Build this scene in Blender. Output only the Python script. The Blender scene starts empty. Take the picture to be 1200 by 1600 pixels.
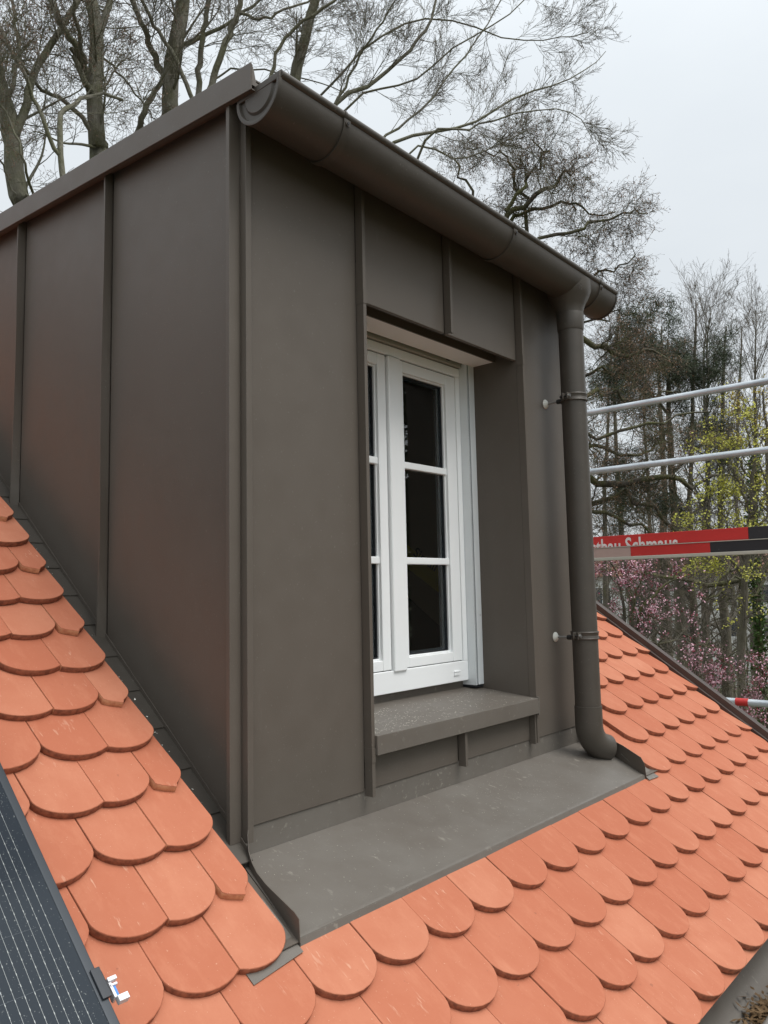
import bpy, bmesh, math, random
import numpy as np
from mathutils import Vector, Matrix, Euler
random.seed(7); RNG = np.random.default_rng(11)
S = bpy.context.scene
COL = S.collection

# ------------------------------------------------------------------ camera
CAM = Vector((-1.2606, -1.5822, 0.5842))
ROT = Euler((1.6708, 0.0213, -0.8477), 'XYZ')
FPX = 1205.1                                  # focal length in pixels of the 1200 x 1600 frame
cd = bpy.data.cameras.new('camera'); cam = bpy.data.objects.new('camera', cd); COL.objects.link(cam)
cam.location = CAM; cam.rotation_euler = ROT
cd.sensor_fit = 'VERTICAL'; cd.sensor_height = 36.0; cd.lens = FPX/1600*36.0
cd.clip_start = 0.02; cd.clip_end = 3000
S.camera = cam
RM = ROT.to_matrix()
def at(u, v, d):
    """point at depth d (metres along the view axis) behind pixel u, v of the photograph"""
    return CAM + RM @ Vector(((u-600)/FPX*d, -(v-800)/FPX*d, -d))
def to_px(P):
    q = RM.transposed() @ (Vector(P)-CAM)
    if q.z > -0.05: return None
    return 600+FPX*q.x/-q.z, 800-FPX*q.y/-q.z

# ------------------------------------------------------------------ overcast daylight
W = bpy.data.worlds.new('World'); S.world = W; W.use_nodes = True
nt = W.node_tree; nt.nodes.clear()
SUN_EL, SUN_ROT = math.radians(60), math.radians(165)
sky = nt.nodes.new('ShaderNodeTexSky'); sky.sky_type = 'NISHITA'; sky.sun_disc = False
sky.sun_elevation = SUN_EL; sky.sun_rotation = SUN_ROT; sky.air_density = 1.0; sky.dust_density = 3.0
hs = nt.nodes.new('ShaderNodeHueSaturation'); hs.inputs['Saturation'].default_value = 0.25
nt.links.new(sky.outputs[0], hs.inputs['Color'])
bg1 = nt.nodes.new('ShaderNodeBackground'); bg1.inputs['Strength'].default_value = 0.05
nt.links.new(hs.outputs[0], bg1.inputs['Color'])
tc = nt.nodes.new('ShaderNodeTexCoord'); mp = nt.nodes.new('ShaderNodeMapping'); mp.inputs['Scale'].default_value = (1, 1, 2.5)
cn = nt.nodes.new('ShaderNodeTexNoise'); cn.inputs['Scale'].default_value = 1.6; cn.inputs['Detail'].default_value = 5; cn.inputs['Roughness'].default_value = .55
cr = nt.nodes.new('ShaderNodeValToRGB')
cr.color_ramp.elements[0].position = .3; cr.color_ramp.elements[0].color = (.70, .755, .79, 1)
cr.color_ramp.elements[1].position = .7; cr.color_ramp.elements[1].color = (.80, .85, .875, 1)
bg2 = nt.nodes.new('ShaderNodeBackground'); bg2.inputs['Strength'].default_value = 0.88
add = nt.nodes.new('ShaderNodeAddShader'); wo = nt.nodes.new('ShaderNodeOutputWorld')
nt.links.new(tc.outputs['Generated'], mp.inputs[0]); nt.links.new(mp.outputs[0], cn.inputs['Vector'])
nt.links.new(cn.outputs['Fac'], cr.inputs[0]); nt.links.new(cr.outputs[0], bg2.inputs['Color'])
sx = nt.nodes.new('ShaderNodeSeparateXYZ'); nt.links.new(tc.outputs['Generated'], sx.inputs[0])
cl = nt.nodes.new('ShaderNodeClamp'); nt.links.new(sx.outputs['Z'], cl.inputs[0])
pw = nt.nodes.new('ShaderNodeMath'); pw.operation = 'POWER'; pw.inputs[1].default_value = 3.0; nt.links.new(cl.outputs[0], pw.inputs[0])
ml = nt.nodes.new('ShaderNodeMath'); ml.operation = 'MULTIPLY_ADD'; ml.inputs[1].default_value = 0.80; ml.inputs[2].default_value = 0.52; nt.links.new(pw.outputs[0], ml.inputs[0])
nt.links.new(ml.outputs[0], bg2.inputs['Strength'])
nt.links.new(bg1.outputs[0], add.inputs[0]); nt.links.new(bg2.outputs[0], add.inputs[1]); nt.links.new(add.outputs[0], wo.inputs[0])
sd = bpy.data.lights.new('sun', 'SUN'); sd.energy = 1.4; sd.angle = math.radians(32); sd.color = (1, .975, .94)
sun = bpy.data.objects.new('sun', sd); COL.objects.link(sun)
# direction towards the sun, same azimuth as the sky texture
az = SUN_ROT
sdir = Vector((math.sin(az)*math.cos(SUN_EL), math.cos(az)*math.cos(SUN_EL), math.sin(SUN_EL)))
sun.rotation_euler = sdir.to_track_quat('Z', 'Y').to_euler(); sun.location = (0, 0, 30)
S.view_settings.view_transform = 'Standard'; S.view_settings.look = 'None'
S.view_settings.exposure = 0.42; S.view_settings.gamma = 1; S.view_settings.use_curve_mapping = False
S.render.engine = 'CYCLES'; S.cycles.max_bounces = 8; S.cycles.diffuse_bounces = 4; S.cycles.glossy_bounces = 4
S.cycles.transmission_bounces = 6; S.cycles.transparent_max_bounces = 8
S.cycles.use_denoising = True

# ------------------------------------------------------------------ materials
def ramp(n, pts):
    e = n.color_ramp.elements
    while len(e) < len(pts): e.new(.5)
    for i, (p, c) in enumerate(pts):
        e[i].position = p; e[i].color = (c, c, c, 1) if not hasattr(c, '__len__') else (*c, 1)
class Mat:
    def __init__(s, name, col, rough=.6, metal=0, spec=.5):
        s.m = bpy.data.materials.new(name); s.m.use_nodes = True; s.t = s.m.node_tree; s.N = s.t.nodes
        s.b = s.N['Principled BSDF']; s.b.inputs['Base Color'].default_value = (*col, 1)
        s.b.inputs['Roughness'].default_value = rough; s.b.inputs['Metallic'].default_value = metal
        s.b.inputs['Specular IOR Level'].default_value = spec
        s.tc = s.N.new('ShaderNodeTexCoord'); s.oi = s.N.new('ShaderNodeObjectInfo')
        s.col = col; s.vec = s.tc.outputs['Object']
    def L(s, a, b): s.t.links.new(a, b)
    def shift(s):     # a different patch of the pattern on every copy
        m = s.N.new('ShaderNodeMath'); m.operation = 'MULTIPLY'; m.inputs[1].default_value = 97.0
        s.L(s.oi.outputs['Random'], m.inputs[0])
        a = s.N.new('ShaderNodeVectorMath'); a.operation = 'ADD'; s.L(s.tc.outputs['Object'], a.inputs[0]); s.L(m.outputs[0], a.inputs[1])
        s.vec = a.outputs[0]; return s
    def noise(s, scale, detail=4, rough=.55, stretch=None, lo=.35, hi=.65):
        v = s.vec
        if stretch:
            mp = s.N.new('ShaderNodeMapping'); mp.inputs['Scale'].default_value = stretch; s.L(v, mp.inputs[0]); v = mp.outputs[0]
        n = s.N.new('ShaderNodeTexNoise'); n.inputs['Scale'].default_value = scale; n.inputs['Detail'].default_value = detail
        n.inputs['Roughness'].default_value = rough; s.L(v, n.inputs['Vector'])
        r = s.N.new('ShaderNodeMapRange'); r.inputs[1].default_value = lo; r.inputs[2].default_value = hi
        s.L(n.outputs['Fac'], r.inputs[0]); return r.outputs[0]
    def mix(s, fac, a, b, mode='MIX'):
        m = s.N.new('ShaderNodeMix'); m.data_type = 'RGBA'; m.blend_type = mode
        if hasattr(fac, 'links'): s.L(fac, m.inputs[0])
        else: m.inputs[0].default_value = fac
        for x, i in ((a, 6), (b, 7)):
            if hasattr(x, 'links'): s.L(x, m.inputs[i])
            else: m.inputs[i].default_value = (*x, 1)
        return m.outputs[2]
    def mul(s, a, b):
        m = s.N.new('ShaderNodeMath'); m.operation = 'MULTIPLY'
        for x, i in ((a, 0), (b, 1)):
            if hasattr(x, 'links'): s.L(x, m.inputs[i])
            else: m.inputs[i].default_value = x
        return m.outputs[0]
    def base(s, x): s.L(x, s.b.inputs['Base Color']); return s
    def rough(s, x, lo, hi):
        r = s.N.new('ShaderNodeMapRange'); r.inputs[3].default_value = lo; r.inputs[4].default_value = hi
        s.L(x, r.inputs[0]); s.L(r.outputs[0], s.b.inputs['Roughness']); return s
    def bump(s, x, dist, strength=1.0):
        b = s.N.new('ShaderNodeBump'); b.inputs['Distance'].default_value = dist; b.inputs['Strength'].default_value = strength
        s.L(x, b.inputs['Height']); s.L(b.outputs[0], s.b.inputs['Normal']); return s

def brown_metal(name, dusty=0.0, col=(.124, .105, .087)):
    k = Mat(name, col, .46, .08, .40).shift()
    big = k.noise(1.3, 3); fine = k.noise(14, 5); grain = k.noise(420, 2)
    c = k.mix(big, tuple(x*.96 for x in col), tuple(x*1.04 for x in col))
    c = k.mix(k.mul(fine, .07), c, (.19, .17, .145))
    scr = k.noise(30, 3, .7, (1, 1, .12), .70, .76)
    c = k.mix(k.mul(scr, .10), c, (.30, .28, .25))
    sp = k.noise(150, 1, .4, None, .735, .78)
    patch = k.noise(4.5, 4, .6, None, .45, .62)
    c = k.mix(k.mul(sp, .12+dusty*.35), c, (.45, .43, .38))
    if dusty:
        film = k.noise(6, 5, .6, None, .05, .75)
        c = k.mix(k.mul(film, min(1, dusty*1.0)), c, (.215, .203, .182))
        sc2 = k.noise(52, 2, .6, (1, .45, 1), .63, .69)
        c = k.mix(k.mul(k.mul(sc2, patch), dusty*.5), c, (.50, .47, .40))
    k.base(c); k.rough(fine, .43, .50)
    w = k.noise(2.1, 2, .4, None, 0, 1)
    b1 = k.N.new('ShaderNodeBump'); b1.inputs['Distance'].default_value = .010; b1.inputs['Strength'].default_value = .2; k.L(w, b1.inputs['Height'])
    b2 = k.N.new('ShaderNodeBump'); b2.inputs['Distance'].default_value = .0003; b2.inputs['Strength'].default_value = .3; k.L(grain, b2.inputs['Height'])
    k.L(b1.outputs[0], b2.inputs['Normal']); k.L(b2.outputs[0], k.b.inputs['Normal'])
    return k.m
M = {}
M['metal'] = brown_metal('brown coated metal')
M['metal_dusty'] = brown_metal('brown coated metal with dust', .55)
M['metal_sill'] = brown_metal('brown coated metal with swarf', .35)
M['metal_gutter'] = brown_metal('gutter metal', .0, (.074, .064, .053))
M['metal_dark'] = brown_metal('dark verge metal', .0, (.070, .052, .045))

def tile_mat(name, col):
    k = Mat(name, col, .80, 0, .22).shift()
    rnd = k.oi.outputs['Random']
    c = k.mix(rnd, tuple(x*f for x, f in zip(col, (.88, .80, .78))), tuple(x*f for x, f in zip(col, (1.06, 1.18, 1.24))))
    big = k.noise(9, 5, .6); c = k.mix(k.mul(big, .5), c, (col[0]*.86, col[1]*.76, col[2]*.72))
    pale = k.noise(26, 6, .7, (1, .35, 1), .50, .78); c = k.mix(k.mul(pale, .40), c, (.60, .26, .155))
    m2 = k.N.new('ShaderNodeMath'); m2.operation = 'FRACT'; mm = k.mul(rnd, 13.7); k.L(mm, m2.inputs[0])
    scruffy = k.N.new('ShaderNodeMapRange'); scruffy.inputs[1].default_value = .45; scruffy.inputs[2].default_value = 1.0; k.L(m2.outputs[0], scruffy.inputs[0])
    scr = k.noise(85, 3, .6, (1, .16, 1), .64, .70); pat = k.noise(11, 3, .5, None, .46, .62)
    c = k.mix(k.mul(k.mul(scr, pat), k.mul(scruffy.outputs[0], .75)), c, (.70, .44, .31))
    dust = k.noise(230, 1, .5, None, .735, .77); c = k.mix(k.mul(dust, .35), c, (.74, .50, .36))
    dark = k.noise(60, 2, .5, None, .755, .79); c = k.mix(k.mul(dark, .45), c, (.22, .09, .06))
    k.base(c)
    g = k.noise(160, 4, .65, None, .2, .8); k.bump(g, .0006, .5)
    return k.m
M['tile'] = tile_mat('terracotta clay', (.50, .178, .100))
k = Mat('fired clay with shaded edge', (.25, .075, .035), .85).shift(); k.base(k.mix(k.noise(90, 3), (.18, .055, .028), (.33, .11, .055))); M['tile_edge'] = k.m  # edge tone: own red-brown, with side-face shading put into the colour
k = Mat('raw clay cut', (.55, .24, .12), .9).shift(); k.base(k.mix(k.noise(60, 3), (.44, .16, .08), (.60, .29, .15))); M['tile_cut'] = k.m
k = Mat('white window plastic', (.80, .82, .82), .32, 0, .5); k.base(k.mix(k.mul(k.noise(6, 4), .35), (.93, .945, .945), (.87, .885, .89))); M['white'] = k.m
k = Mat('white aluminium', (.70, .73, .74), .35, 0, .5); k.base(k.mix(k.mul(k.noise(12, 4), .3), (.76, .79, .80), (.66, .69, .70))); M['white_alu'] = k.m
M['soffit'] = Mat('pale blind box underside', (.88, .84, .81), .5).m
M['beige'] = Mat('beige closing strip', (.42, .40, .35), .5).m
M['gasket'] = Mat('black rubber gasket', (.018, .020, .024), .45).m
M['spacer'] = Mat('dark spacer bar', (.10, .115, .13), .35, .4).m
M['cream'] = Mat('cream plastic', (.68, .68, .62), .5).m
M['zinc_rod'] = Mat('zinc plated steel', (.55, .56, .56), .35, .9).m
M['black_steel'] = Mat('dark steel', (.05, .05, .05), .45, .5).m
M['osb'] = Mat('interior board', (.30, .24, .15), .9).m
M['plaster'] = Mat('interior grey plasterboard', (.30, .30, .31), .9).m
M['tape'] = Mat('yellow tape', (.62, .50, .05), .6).m
M['tape_print'] = Mat('black print on tape', (.03, .03, .02), .7).m
k = Mat('galvanised tube', (.50, .54, .57), .42, .55).shift()
k.base(k.mix(k.noise(22, 5, .6, (1, .25, 1)), (.40, .44, .47), (.60, .64, .67))); k.bump(k.noise(60, 4), .001, .4); M['galv'] = k.m
def paint(name, col, wear=(.45, .36, .30)):
    k = Mat(name, col, .55).shift(); c = k.mix(k.mul(k.noise(14, 5, .65, (1, .4, 1)), .35), col, tuple(x*.75 for x in col))
    c = k.mix(k.mul(k.noise(70, 4, .7, (1, .3, 1), .68, .74), .7), c, wear); k.base(c); return k.m
M['red'] = paint('red toe board paint', (.56, .028, .024)); M['black'] = paint('black toe board paint', (.022, .022, .026), (.3, .3, .3))
M['pinkwood'] = paint('faded pinkish board', (.48, .33, .29)); M['edge'] = paint('pale board edge', (.50, .47, .40))
M['lettering'] = paint('white stencil paint', (.74, .68, .66), (.6, .1, .09))
# glass
def glass(name, tint=(.9, .93, .92)):
    k = Mat(name, tint, 0.0); k.b.inputs['Transmission Weight'].default_value = 1; k.b.inputs['IOR'].default_value = 1.45; return k.m
M['glass'] = glass('window glass')
k = Mat('solar cell glass', (.030, .036, .044), .10, 0, .5).shift()
sp = k.noise(330, 1, .5, None, .70, .76); pp = k.noise(5, 3, .5, None, .3, .75)
k.base(k.mix(k.mul(sp, .45), (.030, .036, .044), (.45, .47, .45))); k.rough(pp, .07, .16)
k.b.inputs['Specular IOR Level'].default_value = .16; k.b.inputs['Specular Tint'].default_value = (.9, .97, 1, 1)
M['cell'] = k.m
M['busbar'] = Mat('silver busbar', (.42, .44, .43), .35, .3).m
M['panel_frame'] = Mat('black anodised frame', (.045, .052, .060), .38, .3).m
M['clamp'] = Mat('black clamp', (.03, .034, .04), .4).m
M['blue'] = Mat('blue plastic', (.06, .25, .70), .5).m
M['white_plain'] = Mat('white plastic', (.8, .8, .82), .4).m
M['underlay'] = Mat('dark roofing underlay', (.05, .045, .04), .9).m
k = Mat('rendered wall', (.55, .52, .46), .9); k.base(k.mix(k.noise(3, 5), (.50, .47, .42), (.60, .57, .51))); M['render'] = k.m
k = Mat('far white wall', (.66, .66, .63), .9); k.base(k.mix(k.noise(.6, 5), (.60, .60, .58), (.70, .70, .68))); M['farwall'] = k.m
k = Mat('far window glass', (.05, .06, .07), .15); M['farglass'] = k.m
k = Mat('far roof', (.20, .09, .06), .85); k.base(k.mix(k.noise(2, 4), (.16, .07, .05), (.26, .12, .08))); M['farroof'] = k.m
k = Mat('woodland floor', (.07, .06, .04), .95); k.base(k.mix(k.noise(.35, 6, .6), (.10, .075, .05), (.06, .085, .03))); M['ground'] = k.m
def bark(name, a, b, moss, amount):
    k = Mat(name, a, .9).shift(); c = k.mix(k.noise(7, 6, .65, (1, 1, .35)), a, b)
    c = k.mix(k.mul(k.noise(2.2, 5, .6, None, .40, .62), amount), c, moss)
    c = k.mix(k.mul(k.noise(38, 3, .6, None, .66, .72), .5), c, (.30, .31, .27))
    k.base(c); k.bump(k.noise(25, 5, .6, (1, 1, .4)), .02, .6); return k.m
M['bark_beech'] = bark('grey green bark', (.145, .135, .105), (.24, .225, .185), (.12, .125, .05), .6)
M['bark_oak'] = bark('dark mossy bark', (.050, .042, .032), (.11, .095, .075), (.105, .110, .030), .75)
M['bark_thin'] = bark('pale brown bark', (.10, .085, .065), (.15, .13, .105), (.10, .10, .04), .3)
M['twig'] = Mat('fine twigs', (.17, .145, .122), .9).m
M['twig_oak'] = Mat('oak twigs', (.15, .118, .09), .9).m
def leafy(name, a, b):
    k = Mat(name, a, .7, 0, .2); k.vec = k.tc.outputs['Object']; k.base(k.mix(k.noise(6, 3, .6, None, .3, .7), a, b)); return k.m
M['bud'] = leafy('brown buds', (.16, .095, .065), (.26, .17, .11))
M['deadleaf'] = leafy('withered leaves', (.21, .125, .080), (.36, .23, .15))
M['needle'] = leafy('pine needles', (.045, .062, .035), (.085, .105, .065))
M['spring'] = leafy('yellow green young leaves', (.46, .46, .07), (.64, .62, .16))
M['spring_gold'] = leafy('golden young leaves', (.36, .29, .05), (.50, .40, .08))
M['pink'] = leafy('pink blossom', (.50, .25, .32), (.72, .48, .54))
M['plum'] = leafy('dark red young leaves', (.20, .035, .05), (.32, .07, .10))
M['ivy'] = leafy('ivy leaves', (.045, .085, .022), (.09, .15, .04))
M['litter'] = leafy('rotten leaf litter', (.07, .045, .025), (.19, .12, .06))
M['shrub'] = leafy('sparse shrub leaves', (.07, .09, .03), (.15, .17, .06))

# ------------------------------------------------------------------ helpers
def tag(o, label=None, cat=None, group=None, kind=None):
    if label: o['label'] = label
    if cat: o['category'] = cat
    if group: o['group'] = group
    if kind: o['kind'] = kind
    return o
def thing(name, label, cat, loc=(0, 0, 0), group=None):
    o = bpy.data.objects.new(name, None); COL.objects.link(o); o.location = loc; o.empty_display_size = .1
    return tag(o, label, cat, group)
def link(name, me, mats, parent=None, kind=None, label=None, smooth=False):
    if not hasattr(mats, '__len__'): mats = [mats]
    for m in mats:
        if len(me.materials) < len(mats): me.materials.append(m)
    if smooth: me.polygons.foreach_set('use_smooth', [True]*len(me.polygons))
    o = bpy.data.objects.new(name, me); COL.objects.link(o)
    if parent is not None:
        o.parent = parent; o.matrix_parent_inverse = Matrix.Translation(-(world_loc(parent)))
    if kind: o['kind'] = kind
    if label: o['label'] = label
    return o
def world_loc(o):
    l = Vector(o.location)
    # parents are only ever translated; children keep world coordinates in their meshes
    if o.parent is not None: return Vector((0, 0, 0)) + world_loc_child(o)
    return l
def world_loc_child(o):
    return Vector(o.location)
class MB:
    def __init__(s): s.v = []; s.f = []; s.mi = []
    def face(s, pts, mi=0):
        n = len(s.v); s.v += [tuple(p) for p in pts]; s.f.append(tuple(range(n, n+len(pts)))); s.mi.append(mi)
    def box(s, x0, x1, y0, y1, z0, z1, mi=0, X=None):
        c = [(x0, y0, z0), (x1, y0, z0), (x1, y1, z0), (x0, y1, z0), (x0, y0, z1), (x1, y0, z1), (x1, y1, z1), (x0, y1, z1)]
        if X: c = [tuple(X(*p)) for p in c]
        n = len(s.v); s.v += c
        for f in ((0, 3, 2, 1), (4, 5, 6, 7), (0, 1, 5, 4), (1, 2, 6, 5), (2, 3, 7, 6), (3, 0, 4, 7)):
            s.f.append(tuple(n+i for i in f)); s.mi.append(mi)
        return s
    def prism(s, poly, d, mi=0):
        """poly: 3D points of one face; d: offset vector to the other"""
        n = len(s.v); k = len(poly); d = Vector(d)
        s.v += [tuple(p) for p in poly] + [tuple(Vector(p)+d) for p in poly]
        s.f.append(tuple(range(n, n+k))); s.f.append(tuple(n+k+i for i in reversed(range(k)))); s.mi += [mi, mi]
        for i in range(k):
            j = (i+1) % k; s.f.append((n+i, n+k+i, n+k+j, n+j)); s.mi.append(mi)
        return s
    def tube(s, pts, r, k=16, caps=True, mi=0, r_list=None):
        pts = [Vector(p) for p in pts]; n0 = len(s.v); a = None
        for i, p in enumerate(pts):
            t = (pts[min(i+1, len(pts)-1)]-pts[max(i-1, 0)]).normalized()
            if a is None: a = t.orthogonal().normalized()
            else: a = (a - t*a.dot(t)).normalized()
            b = t.cross(a); rr = r_list[i] if r_list else r
            for q in range(k):
                w = 2*math.pi*q/k; s.v.append(tuple(p + a*(rr*math.cos(w)) + b*(rr*math.sin(w))))
        for i in range(len(pts)-1):
            for q in range(k):
                A = n0+i*k+q; B = n0+i*k+(q+1) % k; s.f.append((A, B, B+k, A+k)); s.mi.append(mi)
        if caps:
            s.f.append(tuple(n0+q for q in reversed(range(k)))); s.f.append(tuple(n0+(len(pts)-1)*k+q for q in range(k))); s.mi += [mi, mi]
        return s
    def mesh(s, name):
        me = bpy.data.meshes.new(name); me.from_pydata(s.v, [], s.f); me.polygons.foreach_set('material_index', s.mi); me.update()
        bm = bmesh.new(); bm.from_mesh(me); bmesh.ops.recalc_face_normals(bm, faces=bm.faces); bm.to_mesh(me); bm.free()
        return me
    def build(s, name, mats, parent=None, kind=None, label=None, bevel=0, smooth=False, bseg=2):
        o = link(name, s.mesh(name), mats, parent, kind, label, smooth)
        if bevel:
            b = o.modifiers.new('edge', 'BEVEL'); b.width = bevel; b.segments = bseg; b.limit_method = 'ANGLE'; b.angle_limit = math.radians(40)
            for p in o.data.polygons: p.use_smooth = True
            wn = o.modifiers.new('wn', 'WEIGHTED_NORMAL'); wn.keep_sharp = True
        elif smooth:
            bm = bmesh.new(); bm.from_mesh(o.data)
            for e in bm.edges:
                if len(e.link_faces) == 2 and e.calc_face_angle(0) > math.radians(38): e.smooth = False
            bm.to_mesh(o.data); bm.free()
        return o
def B(*a, **k): return MB().box(*a, **k)

# ------------------------------------------------------------------ roof geometry constants
PITCH = 0.6284; CP, SP = math.cos(PITCH), math.sin(PITCH); Z0 = 0.0636
def rp(x, v, h=0.0): return Vector((x, v*CP-h*SP, Z0+v*SP+h*CP))
RM3 = Matrix(((1, 0, 0), (0, CP, -SP), (0, SP, CP)))       # columns: x, up the slope, normal

# ==================================================================== HOUSE (setting first)
def sheet(name, pts, mat, kind=None, parent=None, label=None):
    m = MB(); m.face(pts); return m.build(name, mat, parent, kind, label)
gnd = MB(); GZ = -7.0
gnd.face([(-900, -900, GZ), (900, -900, GZ), (900, 900, GZ), (-900, 900, GZ)])
tag(gnd.build('ground', M['ground']), kind='structure')

house = thing('house', 'house with the terracotta beaver-tail tile roof that carries the dark dormer', 'house', (1, 1, GZ))
VR = 5.2; ridge = rp(0, VR)
w = MB(); gx0, gx1 = -5.0, 2.93; y0 = -.62
w.prism([(gx1, y0, GZ), (gx1, 2*ridge.y-y0, GZ), (gx1, 2*ridge.y-y0, rp(0, y0/CP, -.2).z), (gx1, ridge.y, rp(0, VR, -.2).z), (gx1, y0, rp(0, y0/CP, -.2).z)], (-.3, 0, 0))
w.box(gx0, gx1-.301, y0, y0+.3, GZ, rp(0, y0/CP, -.2).z)
w.box(gx0, gx1-.301, 2*ridge.y-y0-.3, 2*ridge.y-y0, GZ, rp(0, y0/CP, -.2).z)
w.build('wall', M['render'], house)
u = MB(); H = -.165
a, b_, c_, d_ = rp(gx0, -.98, H), rp(gx1-.01, -.98, H), rp(gx1-.01, VR, H), rp(gx0, VR, H)
u.prism([a, b_, c_, d_], (0, 0, -.03))
u.prism([d_, c_, (gx1-.01, 2*c_.y-a.y, a.z), (gx0, 2*c_.y-a.y, a.z)], (0, 0, -.03))
u.build('roof_underlay', M['underlay'], house)

# ---- tiles
TW = .178; PIT = .18; TH = .018; DN = .064; KT = .0190/.154
_tc = {}
def tile_mesh(cl, cr, cutl, cutr, top):
    """cl, cr: left and right limits from the tile's own centre line; top: length up the slope above the notch line"""
    key = (round(cl, 3), round(cr, 3), cutl, cutr, round(top, 3))
    if key in _tc: return _tc[key]
    hw = TW/2; xs = sorted(set([cl+(cr-cl)*i/12 for i in range(13)]))
    # denser towards round sides
    def px(i, n=12):
        q = i/n
        if not cutl and not cutr: q = .5-.5*math.cos(math.pi*q)
        elif cutl and not cutr: q = math.sin(q*math.pi/2)
        elif cutr and not cutl: q = 1-math.cos(q*math.pi/2)
        return cl+(cr-cl)*q
    bot = [(px(i), -DN*max(0, 1-(px(i)/hw)**2)**.58) for i in range(13)]
    if cutl and not cutr and cr-cl < .10 and cl > -.03:
        w_ = cr-cl; xp = cl+.52*w_
        bot = [(cl, -.036), (cl+.16*w_, -.046), (cl+.33*w_, -.053), (xp, -.0605)]+[(x, y) for x, y in bot if x > xp+.006]
    out = [(cl, top)] + bot + [(cr, top)]
    n = len(out); narrow = cutl and not cutr and cr-cl < .10 and cl > -.03
    z_top = lambda y: -KT*(y+DN)
    v = [(x, y, z_top(y)) for x, y in out]
    # soft arris: inner ring on the top face, outer ring slightly lower
    cx = (cl+cr)/2; cy = .05
    inner = []
    for i, (x, y) in enumerate(out):
        dx, dy = cx-x, cy-y; L = math.hypot(dx, dy); e = .0016/L
        xi, yi = x+dx*e, y+dy*e; inner.append((xi, yi, z_top(yi)))
    outer = [(x, y, z_top(y)-.0014) for x, y in out]; low = [(x, y, z_top(y)-TH) for x, y in out]
    vv = inner+outer+low
    f = [tuple(range(n))]; mi = [0]
    for i in range(n-1):
        j = i+1
        f.append((i, n+i, n+j, j)); mi.append(0)
        f.append((n+i, 2*n+i, 2*n+j, n+j)); mi.append(2 if (i == 0 and cutl) or (i == n-2 and cutr) or (narrow and i in (1, 2, 3)) else 1)
    if cutl and not cutr and cl > -.03:      # broken point of the narrow tiles
        for q in range(len(mi)): pass
    me = bpy.data.meshes.new('roof_tile'); me.from_pydata(vv, [], f); me.polygons.foreach_set('material_index', mi)
    sm = [i > 0 for i in range(len(f))]; me.polygons.foreach_set('use_smooth', sm)
    for m in (M['tile'], M['tile_edge'], M['tile_cut']): me.materials.append(m)
    me.update()
    bm = bmesh.new(); bm.from_mesh(me); bmesh.ops.recalc_face_normals(bm, faces=bm.faces)
    bm.faces.ensure_lookup_table()
    if bm.faces[0].normal.z < 0: bmesh.ops.reverse_faces(bm, faces=bm.faces)
    for e in bm.edges:
        if len(e.link_faces) == 2 and e.calc_face_angle(0) > math.radians(55): e.smooth = False
    bm.to_mesh(me); bm.free()
    _tc[key] = me; return me
ROWS = [-.922, -.768, -.615, -.462, -.335, -.182, -.022, .132, .287, .439, .590, .738, .899, 1.051, 1.205]
while ROWS[-1] < VR-.3: ROWS.append(ROWS[-1]+.154)
XV = 2.92                                   # inner face of the verge
spec = []                                   # x centre, notch v, cl, cr, cutl, cutr, top
for j, v in enumerate(ROWS):
    even = ((j-3) % 2 == 0)                 # same phase as the first row under the apron
    ph = -.148 + (0 if even else .09)
    def top_at(xa, xb):
        t = .30
        if v < -.385 and xb > -.135 and xa < 1.70: t = min(t, -.362-v)
        return t
    if v < -.40:
        k0 = -28
        k = k0
        while True:
            xa = ph+k*PIT; xb = xa+PIT
            if xa > XV-.03: break
            if xb > XV: c = xa+PIT/2; spec.append((c, v, -TW/2, XV-.003-c, 0, 1, top_at(xa, XV)))
            else: c = xa+PIT/2; spec.append((c, v, -TW/2, TW/2, 0, 0, top_at(xa, xb)))
            k += 1
    else:
        # left of the dormer: cut tiles close the courses against the flashing
        E = -.133; g = .001
        if (j % 2) == 0:   # v = -.335, -.022, .287 ...
            c = E-.09; spec.append((c, v, -.279-c+g, .089, 1, 0, .30))
            c = -.425+.09; spec.append((c, v, -.089, -.279-c-g, 0, 1, .30)); xs = -.425
        else:
            c = E-.09; spec.append((c, v, -.220-c+g, .089, 1, 0, .30))
            c = -.220-.09; spec.append((c, v, -.358-c+g, .089, 1, 0, .30))
            c = -.502+.09; spec.append((c, v, -.089, -.358-c-g, 0, 1, .30)); xs = -.502
        while xs > -4.9: spec.append((xs-.09, v, -.089, .089, 0, 0, .30)); xs -= PIT
        k = 0
        lim = 1.72 if v < -.3 else (1.79 if v < -.1 else 1.87)
        if v > 2.95: lim = XV+9
        while True:
            xa = ph+k*PIT; xb = xa+PIT; k += 1
            if xa > XV-.03: break
            if xa < lim-.12: continue
            c = xa+PIT/2
            if xb > XV: spec.append((c, v, -TW/2, XV-.003-c, 0, 1, .30))
            elif xa < lim: spec.append((c, v, lim-c, TW/2, 1, 0, .30))
            else: spec.append((c, v, -TW/2, TW/2, 0, 0, .30))
        if v > 2.95:
            k = 0
            while True:
                xa = ph+k*PIT; k += 1
                if xa > 2.9: break
                spec.append((xa+.09, v, -.089, .089, 0, 0, .30))
                if xa+.18 > XV: break
def seen(x, v):
    q = to_px(rp(x, v-.02, .02))
    if q is None or not (-25 < q[0] < 1225 and -25 < q[1] < 1625): return False
    if x < -.62: return False
    if v > 0 and x > 1.8 and q[0] < 915: return False
    return v < 1.4
rest_v, rest_f, rest_m = [], [], []
cnt = 0
rr = random.Random(3)
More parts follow.
